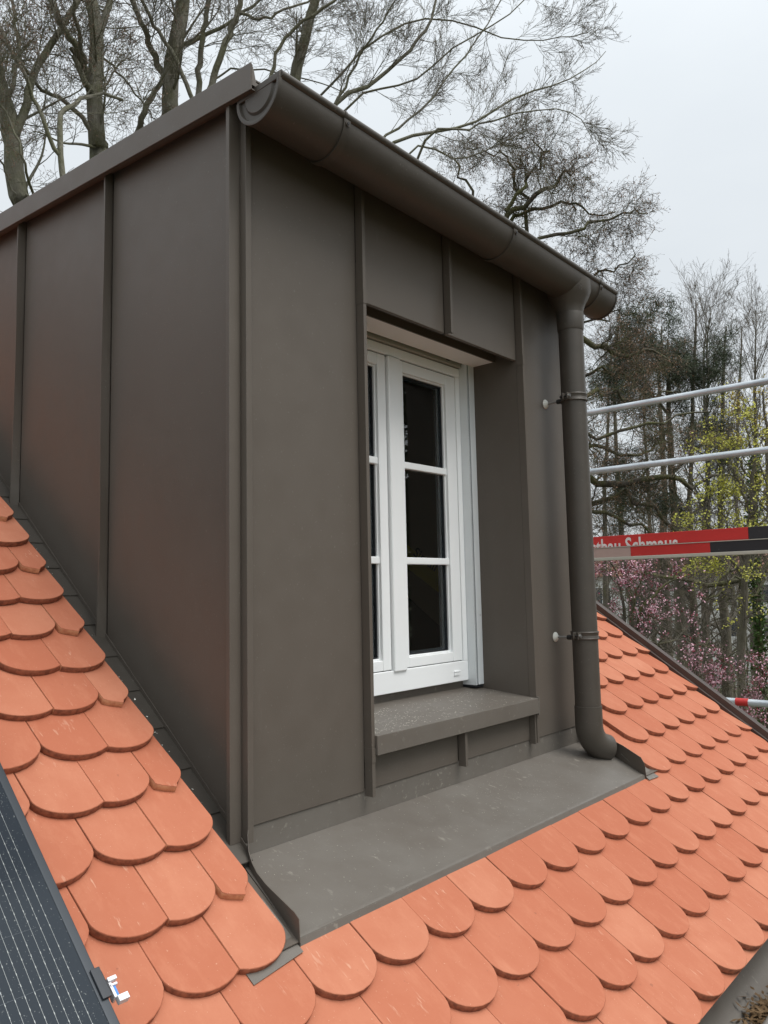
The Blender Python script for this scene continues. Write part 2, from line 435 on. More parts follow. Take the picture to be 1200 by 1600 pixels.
for (x, v, cl, cr_, cutl, cutr, top) in spec:
    me = tile_mesh(cl, cr_, cutl, cutr, top)
    jx, jv, jr, jh, jt = rr.uniform(-.0012, .0012), rr.uniform(-.003, .003), rr.uniform(-.006, .006), rr.uniform(0, .0016), rr.uniform(-.006, .006)
    base = rp(x+jx, v+jv, .027+jh)
    R3 = (RM3.to_4x4() @ Matrix.Rotation(jr, 4, 'Z') @ Matrix.Rotation(jt, 4, 'Y'))
    mw = Matrix.Translation(base) @ R3
    if seen(x, v) and cnt < 297:
        o = bpy.data.objects.new('roof_tile', me); COL.objects.link(o); o.parent = house
        o.matrix_parent_inverse = Matrix.Translation(-Vector(house.location)); o.matrix_basis = mw; cnt += 1
    else:
        n = len(rest_v)
        rest_v += [tuple(mw @ q.co) for q in me.vertices]
        for p in me.polygons: rest_f.append(tuple(n+i for i in p.vertices)); rest_m.append(p.material_index)
me = bpy.data.meshes.new('roof_tiles_beyond'); me.from_pydata(rest_v, [], rest_f); me.polygons.foreach_set('material_index', rest_m)
o = link('roof_tiles_beyond', me, [M['tile'], M['tile_edge'], M['tile_cut']], house, 'stuff')
# starter course at the eaves: straight-edged short tiles
for kx in range(-8, 17):
    xa = -.148+kx*PIT
    if xa+.18 > XV: break
    m = MB(); m.box(xa+.001, xa+.179, -.985, -.70, -.012, .002, X=lambda x, y, z: rp(x, y, z)); 
    q = to_px(rp(xa+.09, -.985))
    m.build('starter_tile', M['tile'], house)
# verge flashing: inner upstand, stepped top, outer drop
m = MB()
prof = [(XV, -.03), (XV, .024), (XV+.010, .027), (XV+.012, .054), (XV+.050, .057), (XV+.050, -.12), (XV+.040, -.12), (XV+.040, .044), (XV+.022, .042), (XV+.020, .015), (XV+.01, .012), (XV+.01, -.03)]
A = [rp(x, -1.05, h) for x, h in prof]; Bp = [rp(x, VR, h) for x, h in prof]
n = len(prof)
for i in range(n):
    j = (i+1) % n; m.face([A[i], A[j], Bp[j], Bp[i]])
m.face(A); m.face(Bp)
m.build('verge_flashing', M['metal_dark'], house, bevel=.002)

# eaves gutter with litter
eg = thing('eaves_gutter', 'dusty brown half-round gutter under the lowest row of roof tiles', 'gutter', (1, -.86, -.6))
def half_round(cx0, cx1, cy, cz, R, t=.0015, n=18, droop=0.0, lip=.009, a0=0.0, a1=math.pi, front_up=0.0):
    m = MB(); secs = []
    for (x, z) in ((cx0, cz), (cx1, cz-droop)):
        o_ = [(x, cy-R*math.cos(a0+(a1-a0)*i/n), z-R*math.sin(a0+(a1-a0)*i/n)) for i in range(n+1)]
        i_ = [(x, cy-(R-t)*math.cos(a0+(a1-a0)*i/n), z-(R-t)*math.sin(a0+(a1-a0)*i/n)) for i in range(n+1)]
        secs.append((o_, i_))
    (o0, i0), (o1, i1) = secs
    for i in range(n):
        m.face([o0[i], o0[i+1], o1[i+1], o1[i]]); m.face([i0[i], i1[i], i1[i+1], i0[i+1]])
    m.face([o0[n], i0[n], i1[n], o1[n]]); m.face([o0[0], o1[0], i1[0], i0[0]])
    return m
def weld(m):
    me = m.mesh('w'); bm = bmesh.new(); bm.from_mesh(me); bmesh.ops.remove_doubles(bm, verts=bm.verts, dist=1e-5)
    bmesh.ops.recalc_face_normals(bm, faces=bm.faces)
    for e in bm.edges: e.smooth = e.calc_face_angle(0) < math.radians(38) if len(e.link_faces) == 2 else False
    for f in bm.faces: f.smooth = True
    bm.to_mesh(me); bm.free(); return me
EY, EZ, ER = -.79, -.615, .080
me = weld(half_round(-4.9, 3.02, EY, EZ, ER)); me.name = 'gutter_trough'
link('gutter_trough', me, M['metal_dusty'], eg)
MB().tube([(-4.9, EY-ER-.004, EZ+.004), (3.02, EY-ER-.004, EZ+.004)], .010, 12).build('gutter_bead', M['metal_dusty'], eg, smooth=True)
m = MB(); rl = random.Random(5)
for i in range(420):
    x = rl.gauss(1.27, .055) if i < 300 else rl.uniform(.9, 2.0); y = EY+rl.gauss(-.012, .022)
    yy = max(-.07, min(.07, y-EY)); zb = EZ-math.sqrt(ER**2-yy**2)+.004+abs(rl.gauss(0, .010))*(1 if i < 300 else .2)
    a = rl.uniform(0, 6.28); L = rl.uniform(.005, .016); wd = rl.uniform(.002, .006); t = rl.uniform(-.5, .5)
    d = Vector((math.cos(a), math.sin(a), t))*L; s_ = Vector((-math.sin(a), math.cos(a), rl.uniform(-.4, .4)))*wd; c = Vector((x, EY+yy, zb))
    m.face([c-d, c+s_, c+d, c-s_])
tag(m.build('leaf_litter', M['litter']), 'clump of rotten leaves lying in the eaves gutter', kind='stuff')

# ==================================================================== DORMER
dm = thing('dormer', 'flat roofed dormer clad in dark brown standing seam metal', 'dormer', (.9, .6, 0))
XR = 1.84
metal = M['metal']
cb = lambda y: -.035+.7277*y              # cheek bottom line
ftop = lambda y: 1.952+.0862*(y+.107)     # fascia top line
fbot = lambda y: ftop(y)-.075
def cheek(x0, x1, ya, yb, name='cheek_panel'):
    yb2 = min(yb, 3.3)
    poly = [(x0, ya, cb(ya)+.002), (x0, yb2, cb(yb2)+.002), (x0, yb2, fbot(yb2)+.03), (x0, ya, fbot(ya)+.03)]
    return MB().prism(poly, (x1-x0, 0, 0)).build(name, metal, dm, bevel=.002)
yr = [.015, .665, 1.31, 1.955, 2.60]
for i in range(4): cheek(-.020, -.002, yr[i]+(.006 if i else 0), yr[i+1]-.006)
cheek(XR+.002, XR+.02, .0, 2.6)
# core walls behind the cladding (dark inside of the shell)
MB().prism([(.0, .02, cb(0)), (.0, 2.7, cb(2.7)), (.0, 2.7, fbot(2.7)+.02), (.0, .02, fbot(.02)+.02)], (.02, 0, 0)).build('side_lining', M['plaster'], dm)
MB().prism([(XR-.02, .02, cb(0)), (XR-.02, 2.7, cb(2.7)), (XR-.02, 2.7, fbot(2.7)+.02), (XR-.02, .02, fbot(.02)+.02)], (.02, 0, 0)).build('side_lining', M['plaster'], dm)
def cheek_rib(y, L=.028, t=.008):
    """double-folded standing seam running up the cheek, slightly wavy as bent by hand"""
    m = MB(); za, zb = cb(y)+.004, fbot(y)+.02; n = 14; rw = random.Random(int(y*100))
    pts = []
    for i in range(n+1):
        z = za+(zb-za)*i/n; w_ = .0035*math.sin(i*.62+y*5)+rw.uniform(-.0006, .0006)
        if i < 3: w_ += (.010, .006, .002)[i]
        pts.append((z, w_))
    for i in range(n):
        (z, w0), (z2, w1) = pts[i], pts[i+1]
        sec = lambda z, w: [(-.020, y, z), (-.020-L, y+w, z), (-.020-L, y+t+w, z), (-.020-L*.62, y+t+w*.6, z), (-.020-L*.62, y+.004+w*.6, z), (-.020, y+.004, z)]
        a_, b2 = sec(z, w0), sec(z2, w1)
        for k_ in range(6): m.face([a_[k_], a_[(k_+1) % 6], b2[(k_+1) % 6], b2[k_]])
        if i == 0: m.face(a_)
        if i == n-1: m.face(b2)
    me = weld(m)
    for p in me.polygons: p.use_smooth = False
    me.name = 'standing_seam'; link('standing_seam', me, metal, dm)
for y in (.665, 1.31, 1.955): cheek_rib(y)
# corner: one seam stands out from the cheek, one out of the front
zt = fbot(0)+.02
MB().prism([(-.020, 0, -.03), (-.055, 0, -.03), (-.055, .014, -.03), (-.040, .014, -.03), (-.040, .005, -.03), (-.020, .005, -.03)], (0, 0, zt+.03)).build('corner_seam', metal, dm, bevel=.0012)
MB().prism([(-.0185, -.002, -.03), (-.0185, -.024, -.03), (0, -.024, -.03), (0, -.010, -.03), (-.004, -.010, -.03), (-.004, -.002, -.03)], (0, 0, zt+.03)).build('corner_seam', metal, dm, bevel=.0012)
MB().box(-.0195, -.0005, -.0015, .014, -.028, zt-.002).build('corner_post', metal, dm)
# right corner
MB().box(XR-.01, XR+.03, -.022, -.001, -.03, zt).build('corner_seam', metal, dm, bevel=.0012)
# front panels
RB = .0305
def rib(x0, x1, z0, z1, L=RB, name='standing_seam'):
    m = MB(); m.prism([(x0, -.0005, z0), (x0, -L, z0), (x1, -L, z0), (x1, -L*.6, z0), (x0+.004, -L*.6, z0), (x0+.004, -.0005, z0)], (0, 0, z1-z0))
    return m.build(name, metal, dm, bevel=.0008)
HZ = 1.482
def panel(x0, x1, z0, z1, name='front_panel', y0=0, y1=.014): return B(x0, x1, y0, y1, z0, z1).build(name, metal, dm, bevel=.0025)
panel(.002, .4300, 0, 1.95); rib(.4300, .4435, -.012, 1.93)
panel(.4465, .8845, HZ, 1.95, 'head_panel'); rib(.8850, .8980, HZ-.004, 1.93)
panel(.9005, 1.3595, HZ, 1.95, 'head_panel'); rib(1.3600, 1.3740, -.006, 1.93)
panel(1.3770, XR-.012, 0, 1.95)
for bx in ((.001, .4298, .0, 1.95), (.4436, 1.3599, HZ+.002, 1.95), (1.3740, XR-.012, .0, 1.95)): B(bx[0], bx[1], .0145, .019, bx[2], bx[3]).build('seam_shade_backing', M['underlay'], dm)  # dark backing in widened panel gaps paints the occlusion line beside the ribs
panel(.4440, .8915, .002, .108, 'sill_apron_panel'); rib(.8920, .9050, -.010, .100)
panel(.9075, 1.3595, .002, .108, 'sill_apron_panel')
rib(1.352, 1.3595, -.010, .100, .026)
# small lap ledges where the seam is finished above and below the opening
for x in (.430, 1.360):
    B(x-.001, x+.0145, -RB-.0015, -.001, HZ-.02, HZ+.02).build('seam_lap', metal, dm)
    B(x-.001, x+.0145, -RB-.0015, -.001, .085, .125).build('seam_lap', metal, dm)
# upstand below the panels
B(-.018, XR, .004, .016, -.095, .004).build('base_upstand', M['metal_dusty'], dm)
# reveal
MB().box(1.3600, 1.3736, .0002, .30, .10, 1.60).build('reveal_panel', metal, dm)
MB().box(.4302, .4435, .0002, .30, .10, 1.60).build('reveal_panel', metal, dm)
B(.4440, 1.3595, .0145, .10, HZ+.06, HZ+.075).build('reveal_head', metal, dm)
# sill
m = MB(); sy0, sy1, sz0, sz1 = -.040, .270, .160, .189
m.prism([(.4440, sy0, sz0), (.4440, sy1, sz1), (.4440, sy1, sz1+.05), (.4440, sy1+.004, sz1+.05), (.4440, sy1+.004, sz1-.010), (.4440, -.028, sz0-.010), (.4440, -.032, .106), (.4440, sy0-.001, .104)], (1.3595-.444, 0, 0))
m.build('window_sill', M['metal_sill'], dm, bevel=.0015)
# right hand end: sill folds onto the seam
B(1.3598, 1.366, -.0405, -.031, .098, .165).build('sill_end_fold', M['metal_dusty'], dm)

# ---- window
WY = .240
win = MB().box(.4440, .530, WY, WY+.06, .218, 1.487).box(1.2985, 1.3040, WY, WY+.06, .218, 1.487)
wf = MB()
wf.box(.4440, 1.3040, WY, WY+.06, .218, .2955)                     # bottom member
wf.box(.4440, 1.3040, WY, WY+.06, 1.4500, 1.487)                   # top
wf.box(.4440, .4900, WY+.0005, WY+.06, .2955, 1.45); wf.box(1.2760, 1.3040, WY+.0005, WY+.06, .2955, 1.45)
wo_ = wf.build('window', M['white'], dm, bevel=.003, label='white two-leaf casement window with glazing bars')
def sash(x0, x1, gx0, gx1, z0=.2985, z1=1.4465, gz0=.335, gz1=1.403, yf=WY+.004):
    m = MB()
    m.box(x0, gx0, yf, yf+.05, z0, z1); m.box(gx1, x1, yf, yf+.05, z0, z1)
    m.box(gx0, gx1, yf+.0006, yf+.05, z0, gz0); m.box(gx0, gx1, yf+.0006, yf+.05, gz1, z1)
    s = m.build('sash', M['white'], wo_, bevel=.0035)
    # bevelled inner rebate
    m = MB(); d = .006
    for (a_, b2, c2, dd) in ((gx0, gx0+d, gz0, gz1), (gx1-d, gx1, gz0, gz1)): m.box(a_, b2, yf+.012, yf+.05, c2, dd)
    m.box(gx0+d, gx1-d, yf+.012, yf+.05, gz0, gz0+d); m.box(gx0+d, gx1-d, yf+.012, yf+.05, gz1-d, gz1)
    m.build('glazing_bead', M['white'], wo_, bevel=.002)
    # gasket frame and dark spacer of the double glazing
    g0, g1, h0, h1 = gx0+d, gx1-d, gz0+d, gz1-d; m = MB()
    for q, mat_, ya, yb, nm in ((.005, M['gasket'], .020, .026, 'gasket'), (.012, M['spacer'], .032, .044, 'spacer_bar')):
        m = MB(); m.box(g0, g0+q, yf+ya, yf+yb, h0, h1); m.box(g1-q, g1, yf+ya, yf+yb, h0, h1)
        m.box(g0+q, g1-q, yf+ya, yf+yb, h0, h0+q); m.box(g0+q, g1-q, yf+ya, yf+yb, h1-q, h1); m.build(nm, mat_, wo_)
    for zc in (1.0475, .688):
        B(gx0+.002, gx1-.002, yf+.004, yf+.024, zc-.013, zc+.013).build('glazing_bar', M['white'], wo_, bevel=.003)
        B(g0, g1, yf+.032, yf+.044, zc-.010, zc+.010).build('spacer_bar', M['spacer'], wo_)
    zs = [h0, .688, 1.0475, h1]
    for a_, b2 in zip(zs[:-1], zs[1:]):
        B(g0, g1, yf+.0262, yf+.0302, a_+.001, b2-.001).build('pane', M['glass'], wo_)
    return s
sash(.4930, .8420, .5600, .7970)
sash(.9180, 1.2735, .9430, 1.2110)
# meeting post cover
B(.8465, .9180, WY-.008, WY+.05, .290, 1.4465).build('meeting_post', M['white'], wo_, bevel=.006, bseg=3)
# black gaps round the sashes
m = MB(); m.box(.4900, 1.2760, WY+.012, WY+.056, .2956, .2984); m.box(.49, 1.2760, WY+.012, WY+.056, 1.4467, 1.4499)
m.box(1.2737, 1.2758, WY+.012, WY+.056, .2985, 1.4466); m.box(.8422, .8463, WY+.012, WY+.056, .2985, 1.4466); m.build('seal', M['gasket'], wo_)
# drain cap
m = MB(); m.box(1.205, 1.240, WY-.004, WY, .243, .256); m.box(1.205, 1.243, WY-.006, WY, .2565, .2605); m.build('drain_cap', M['white'], wo_, bevel=.001)
# blind guide rails
def guide(x0, x1, gl, nm='blind_guide'):
    m = MB(); yg = .205
    m.box(x0 if gl else x0+.018, x1-.018 if gl else x1, yg, WY+.05, .199, 1.505)
    g = m.build(nm, M['white_alu'], wo_, bevel=.002)
    xs = (x1-.018 if gl else x0)
    m = MB(); m.box(xs+.004, xs+.0075, yg+.002, WY+.03, .201, 1.5); m.box(xs+.011, xs+.0145, yg+.002, WY+.03, .201, 1.5); m.build('brush_seal', M['spacer'], wo_)
    m = MB(); m.box(xs+(0 if not gl else .0145), xs+(.004 if not gl else .018), yg+.0005, WY+.05, .199, 1.505); m.box(xs+.0077, xs+.0108, yg+.0015, WY+.05, .199, 1.505)
    m.build('guide_lip', M['white_alu'], wo_)
    B(min(x0, xs), max(x1, xs+.018), yg+.004, WY+.03, .190, .1985).build('guide_end', M['gasket'], wo_)
guide(1.3045, 1.3595, False); guide(.4441, .4900, True)
B(1.345, 1.349, .2035, .2052, .47, .476).build('guide_screw', M['zinc_rod'], wo_)
# blind box: dark front lip, pale underside, closing strips
B(.4445, 1.3592, .098, .104, 1.4965, 1.57).build('blind_box_lip', metal, dm, bevel=.0008)
B(.4445, 1.3592, .1042, .212, 1.5000, 1.5050).build('blind_box_soffit', M['soffit'], dm)
B(.4445, 1.3035, .228, .262, 1.4905, 1.60).build('blind_end_bar', M['beige'], dm, bevel=.002)
B(1.200, 1.222, .2265, .2278, 1.502, 1.520).build('end_bar_clip', M['spacer'], dm)

# ---- interior seen through the panes
m = MB()
m.face([(.06, .32, 0), (.06, 2.6, 0), (.06, 2.6, 1.88), (.06, .32, 1.88)]); m.face([(1.78, .32, 0), (1.78, 2.6, 0), (1.78, 2.6, 1.88), (1.78, .32, 1.88)])
m.face([(.06, 2.6, 0), (1.78, 2.6, 0), (1.78, 2.6, 1.88), (.06, 2.6, 1.88)]); m.face([(.06, .32, 1.88), (1.78, .32, 1.88), (1.78, 2.6, 1.88), (.06, 2.6, 1.88)])
m.face([(.06, .32, -.0), (1.78, .32, -.0), (1.78, 2.6, -.0), (.06, 2.6, -.0)])
m.build('room_lining', M['osb'], dm)
m = MB(); m.box(.03, .444, .302, .315, 0, 1.9); m.box(1.374, 1.82, .302, .315, 0, 1.9); m.box(.444, 1.374, .302, .315, 0, .216); m.box(.444, 1.374, .302, .315, 1.488, 1.9)
m.build('wall_lining', M['plaster'], dm)
# interior reveal with yellow sealing tape across its foot
B(1.330, 1.340, .302, .40, .15, 1.55).build('inner_reveal', M['white_plain'], dm)
B(1.322, 1.3295, .345, .357, .2, 1.5).build('reveal_batten', M['osb'], dm)
tp = MB(); tp.prism([(1.312, .36, .30), (1.312, .62, .52), (1.312, .62, .60), (1.312, .36, .38)], (.002, 0, 0))
# tape on the back wall, seen low in the right-hand panes
tw = MB(); tw.prism([(1.777, 1.02, .86), (1.777, 1.02, .74), (1.777, .33, .30), (1.777, .33, .42)], (.002, 0, 0)); tw.build('sealing_tape', M['tape'], dm)
def text(body, size, mat, loc, rot, name, parent, ext=.0004, off=0.0, align='LEFT', sx=1.0):
    c = bpy.data.curves.new(name, 'FONT'); c.body = body; c.size = size; c.extrude = ext; c.offset = off; c.align_x = align; c.resolution_u = 3
    c.materials.append(mat); src = bpy.data.objects.new(name, c); COL.objects.link(src); bpy.context.view_layer.update()
    me = bpy.data.meshes.new_from_object(src.evaluated_get(bpy.context.evaluated_depsgraph_get())); bpy.data.objects.remove(src)
    t = bpy.data.objects.new(name, me); COL.objects.link(t)
    mw = Matrix.Translation(loc) @ rot.to_4x4() @ Matrix.Diagonal((sx, 1, 1, 1))
    t.parent = parent; t.matrix_parent_inverse = Matrix.Translation(-Vector(parent.location)); t.matrix_basis = mw
    return t
dtape = Vector((0, -.69, -.44)).normalized(); ntape = Vector((-1, 0, 0)); utape = ntape.cross(dtape)
Rt = Matrix((dtape, utape, ntape)).transposed()
text('Sicrall', .07, M['tape_print'], (1.7755, .90, .755), Rt, 'tape_print', dm, .0003, .001)

# ---- roof edge: left fascia, right fascia, roof sheet
def fascia(x0, x1, name='fascia'):
    m = MB(); ya, yb = -.107, 2.9
    m.prism([(x0, ya, fbot(ya)), (x0, yb, fbot(yb)), (x0, yb, ftop(yb)), (x0, ya, ftop(ya))], (x1-x0, 0, 0))
    return m.build(name, M['metal'], dm, bevel=.0015)
fascia(-.066, -.063); fascia(XR+.063, XR+.066)
# folded drip at the foot of the fascia, lying back under the soffit
m = MB(); m.prism([(-.0628, -.107, fbot(-.107)), (-.0628, 2.9, fbot(2.9)), (-.0628, 2.9, fbot(2.9)+.003), (-.0628, -.107, fbot(-.107)+.003)], (.012, 0, 0)); m.build('drip_fold', metal, dm)
for xa, xb in ((-.0508, -.0205), (XR+.0205, XR+.0628)):
    m = MB(); m.prism([(xa, -.10, fbot(-.1)+.02), (xa, 2.9, fbot(2.9)+.02), (xa, 2.9, fbot(2.9)+.03), (xa, -.10, fbot(-.1)+.03)], (xb-xa, 0, 0)); m.build('soffit_strip', metal, dm)
m = MB(); m.prism([(-.0625, -.06, ftop(-.06)-.018), (XR+.0625, -.06, ftop(-.06)-.018), (XR+.0625, 2.95, ftop(2.95)-.018), (-.0625, 2.95, ftop(2.95)-.018)], (0, 0, -.03)); m.build('roof_sheet', M['metal_dusty'], dm)
for i in range(1, 4):
    xx = i*XR/4
    m = MB(); m.prism([(xx, -.055, ftop(-.055)-.017), (xx, 2.9, ftop(2.9)-.017), (xx, 2.9, ftop(2.9)+.005), (xx, -.055, ftop(-.055)+.005)], (.006, 0, 0)); m.build('standing_seam', metal, dm)
# pointed upturn at the front end of the fascia (small triangular fold)
m = MB(); ya = -.107
m.prism([(-.0628, ya, ftop(ya)-.004), (-.0628, ya, ftop(ya)-.062), (-.045, ya+.002, ftop(ya)-.060), (-.054, ya+.002, ftop(ya)-.02)], (0, .002, 0)); m.build('fascia_end', metal, dm)
# front eaves board behind the gutter
B(.001, XR-.001, -.014, -.0005, 1.86, 1.905).build('eaves_board', metal, dm)
m = MB(); m.prism([(-.05, -.0905, 1.925), (XR+.05, -.0905, 1.925), (XR+.05, -.03, 1.93), (-.05, -.03, 1.93)], (0, 0, -.004)); m.build('drip_edge', metal, dm)

# ---- lower apron and its side lips
AX0, AX1 = -.120, 1.652
def ap(x, y, dz=0): return Vector((x, y, -.068+.2334*y+dz))
m = MB()
# slightly oil-canned sheet
nx, ny = 24, 8; g_ = []
rw = np.random.default_rng(4); ph = rw.uniform(0, 6, 6)
def xl(y): return -.028+(AX0+.028)*(y/-.317)
def xr_(y): return 1.815+(AX1-1.815)*(y/-.317)
for j in range(ny+1):
    y = -.317*j/ny+.003; row = []
    for i in range(nx+1):
        x = xl(min(y, 0))+(xr_(min(y, 0))-xl(min(y, 0)))*i/nx; s_ = math.sin(math.pi*j/ny)
        dz = s_*.0022*(math.sin(x*5.1+ph[0])+.6*math.sin(x*11+y*9+ph[1]))
        row.append(tuple(ap(x, y, dz)))
    g_.append(row)
for j in range(ny):
    for i in range(nx): m.face([g_[j][i], g_[j][i+1], g_[j+1][i+1], g_[j+1][i]])
for i in range(nx):   # turned-down front edge
    a_, b2 = Vector(g_[ny][i]), Vector(g_[ny][i+1]); d = Vector((0, -.004, -.015)); m.face([a_, b2, b2+d, a_+d])
me = weld(m); me.name = 'apron'; link('apron', me, M['metal_dusty'], dm)
# stiffening crease parallel to the front edge
m = MB(); m.prism([ap(AX0+.003, -.313, .0012), ap(AX1-.003, -.313, .0012), ap(AX1-.005, -.306, .0022), ap(AX0+.006, -.306, .0022)], (0, 0, -.003)); m.build('apron_hem', M['metal_dusty'], dm)
LT = [(-.020, -.0255, .004), (-.026, -.031, -.006), (-.030, -.040, -.041), (-.038, -.062, -.060), (-.049, -.093, -.073), (-.067, -.149, -.083), (-.090, -.220, -.087), (-.114, -.297, -.092), (-.1205, -.3185, -.098), (-.1215, -.3225, -.144)]
def lip(pts, off, name):
    m = MB()
    for (p, q) in zip(pts[:-1], pts[1:]):
        P, Q = Vector(p), Vector(q); Pb, Qb = Vector((p[0], p[1], -.30)), Vector((q[0], q[1], -.30))
        Pb.z = min(P.z-.001, -.070+.2334*P.y-.03); Qb.z = min(Q.z-.001, -.070+.2334*Q.y-.03)
        o_ = Vector(off)
        m.face([P, Q, Qb, Pb]); m.face([P+o_, Pb+o_, Qb+o_, Q+o_]); m.face([P, P+o_, Q+o_, Q])
    P, Pb = Vector(pts[-1]), None
    me = weld(m); me.name = name; return link(name, me, metal, dm)
lip(LT, (.0016, 0, 0), 'apron_upturn')
RT = [(1.815, -.002, .03), (1.800, -.03, .0), (1.760, -.11, -.035), (1.700, -.21, -.050), (1.660, -.300, -.078), (1.653, -.3165, -.098), (1.652, -.3215, -.146)]
lip(RT, (.0016, 0, 0), 'apron_upturn')
# flat tongues that run out under the neighbouring tiles
m = MB(); m.prism([rp(-.1215, -.400, .0150), rp(-.262, -.416, .0150), rp(-.262, -.25, -.004), rp(-.120, -.25, -.004)], rp(0, 0, .0015)-rp(0, 0, 0)); m.build('apron_tongue', M['metal_dusty'], dm)
m = MB(); m.prism([rp(1.653, -.398, .0165), rp(1.735, -.402, .0165), rp(1.735, -.25, -.002), rp(1.70, -.25, -.002)], rp(0, 0, .0015)-rp(0, 0, 0)); m.build('apron_tongue', M['metal_dusty'], dm)
# the sunken sheet runs on below the tiles at both sides
m = MB()
for xa, xb in ((-.24, AX0-.0005), (AX1+.004, 1.86)):
    m.prism([(xa, 0, -.0685), (xb if xa < 0 else xb, 0, -.0685), (xb, -.318, -.1435), (xa, -.318, -.1435)], (0, 0, -.002))
m.face([(AX0, -.317, -.1435), (-.0285, .004, -.069), (AX0, .004, -.069)])
m.build('apron_wing', metal, dm, 'stuff')
# stepped flashing in the channel between tiles and cheek
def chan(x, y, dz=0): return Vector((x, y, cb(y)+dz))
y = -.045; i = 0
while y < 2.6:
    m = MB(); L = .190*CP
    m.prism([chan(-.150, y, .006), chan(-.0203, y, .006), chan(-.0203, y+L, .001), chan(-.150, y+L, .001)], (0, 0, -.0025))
    m.build('flashing_piece', M['metal_gutter'], dm); y += .1545*CP*1.02; i += 1  # same metal as the cheek; darker gutter tone paints in the channel's shade
MB().prism([(-.0205, -.03, cb(-.03)+.004), (-.0205, 2.6, cb(2.6)+.004), (-.0205, 2.6, cb(2.6)+.018), (-.0205, -.03, cb(-.03)+.018)], (-.0022, 0, 0)).build('flashing_fold', metal, dm)
# crumbs of mortar along the tile edge
m = MB(); rl = random.Random(9)
for i in range(22):
    v = rl.uniform(-.05, 1.3); c = rp(-.128+rl.uniform(-.004, .004), v, .012+rl.uniform(-.004, .002)); s_ = rl.uniform(.0006, .0032)
    P = [c+Vector((rl.uniform(-1, 1), rl.uniform(-1, 1), rl.uniform(-1, 1)))*s_ for _ in range(4)]
    for f in ((0, 1, 2), (0, 2, 3), (0, 3, 1), (1, 3, 2)): m.face([P[q] for q in f])
tag(m.build('mortar_crumbs', M['cream']), 'pale crumbs along the cut tile edge', kind='stuff')

# metal swarf and dust flakes lying on the sill and the apron
m = MB(); rl = random.Random(12)
def fleck(P, nrm_, L, wd):
    a = rl.uniform(0, 6.28); t1 = Vector(nrm_).orthogonal().normalized(); t2 = Vector(nrm_).cross(t1); d_ = t1*math.cos(a)+t2*math.sin(a); w_ = t2*math.cos(a)-t1*math.sin(a)
    P = Vector(P); k_ = w_*rl.uniform(-.4, .4)*L
    m.face([P-d_*L, P+k_-w_*wd, P+d_*L, P+k_+w_*wd])
nS = Vector((0, -.1, 1)).normalized(); nA = Vector((0, -.2273, .9738))
for i in range(520):
    x = .45+abs(rl.gauss(0, .34)) if i % 2 else rl.uniform(.45, 1.34); y = rl.uniform(-.035, .20)
    if x > 1.35: continue
    fleck((x, y, .160+(y+.04)*.0956+.0020), nS, rl.uniform(.0016, .0060), rl.uniform(.0006, .0014))
for i in range(420):
    x = rl.uniform(-.02, 1.7) if i % 3 else rl.gauss(1.05, .18); y = rl.uniform(-.30, -.01)
    if x < -.02 or x > 1.62: continue
    fleck(ap(x, y, .0035), nA, rl.uniform(.0007, .0020), rl.uniform(.0004, .0008))
tag(m.build('metal_swarf', Mat('pale swarf', (.68, .66, .56), .6).m), 'pale drilling flakes scattered over sill and apron', kind='stuff')

# ==================================================================== DORMER GUTTER
gt = thing('roof_gutter', 'brown half-round gutter along the front edge of the dormer roof', 'gutter', (.9, -.117, 1.87))
GY, GZc, GR, DR, GX0, GX1 = -.117, 1.872, .083, .026, -.045, 1.885
me = weld(half_round(GX0, GX1, GY, GZc, GR, droop=DR, n=28)); me.name = 'gutter_trough'; link('gutter_trough', me, M['metal_gutter'], gt)
gz = lambda x: GZc-DR*(x-GX0)/(GX1-GX0)
MB().tube([(GX0-.002, GY-GR+.003, gz(GX0)+.012), (GX1+.002, GY-GR+.003, gz(GX1)+.012)], .0115, 16).build('gutter_bead', M['metal_gutter'], gt, smooth=True)
m = MB(); m.box(GX0, GX1, GY+GR-.0015, GY+GR, 0, .02, X=lambda x, y, z: (x, y, gz(x)+z)); m.build('gutter_back_edge', M['metal_gutter'], gt)
def end_cap(x, s):
    m = MB(); z0 = gz(x); n = 26
    rings = [(GR+.0030, 0.0), (GR+.0030, -.009), (GR-.002, -.010), (GR-.007, -.009), (GR-.010, -.0015), (GR-.024, -.0015), (GR-.030, -.0065), (.0, -.0070)]
    prev = None
    for R_, dx in rings:
        cur = [(x+s*-dx*-1 if False else x+s*(-dx), GY-R_*math.cos(math.pi*i/n), z0-R_*math.sin(math.pi*i/n)) for i in range(n+1)]
        if prev:
            for i in range(n): m.face([prev[i], prev[i+1], cur[i+1], cur[i]])
        prev = cur
    me = weld(m); me.name = 'end_cap'; o = link('end_cap', me, M['metal_gutter'], gt)
    B(min(x, x+s*.008), max(x, x+s*.008), GY-GR-.0025, GY+GR+.0025, z0-.0005, z0+.018).build('end_cap_rail', M['metal_gutter'], gt, bevel=.002)
end_cap(GX0, -1); end_cap(GX1, 1)
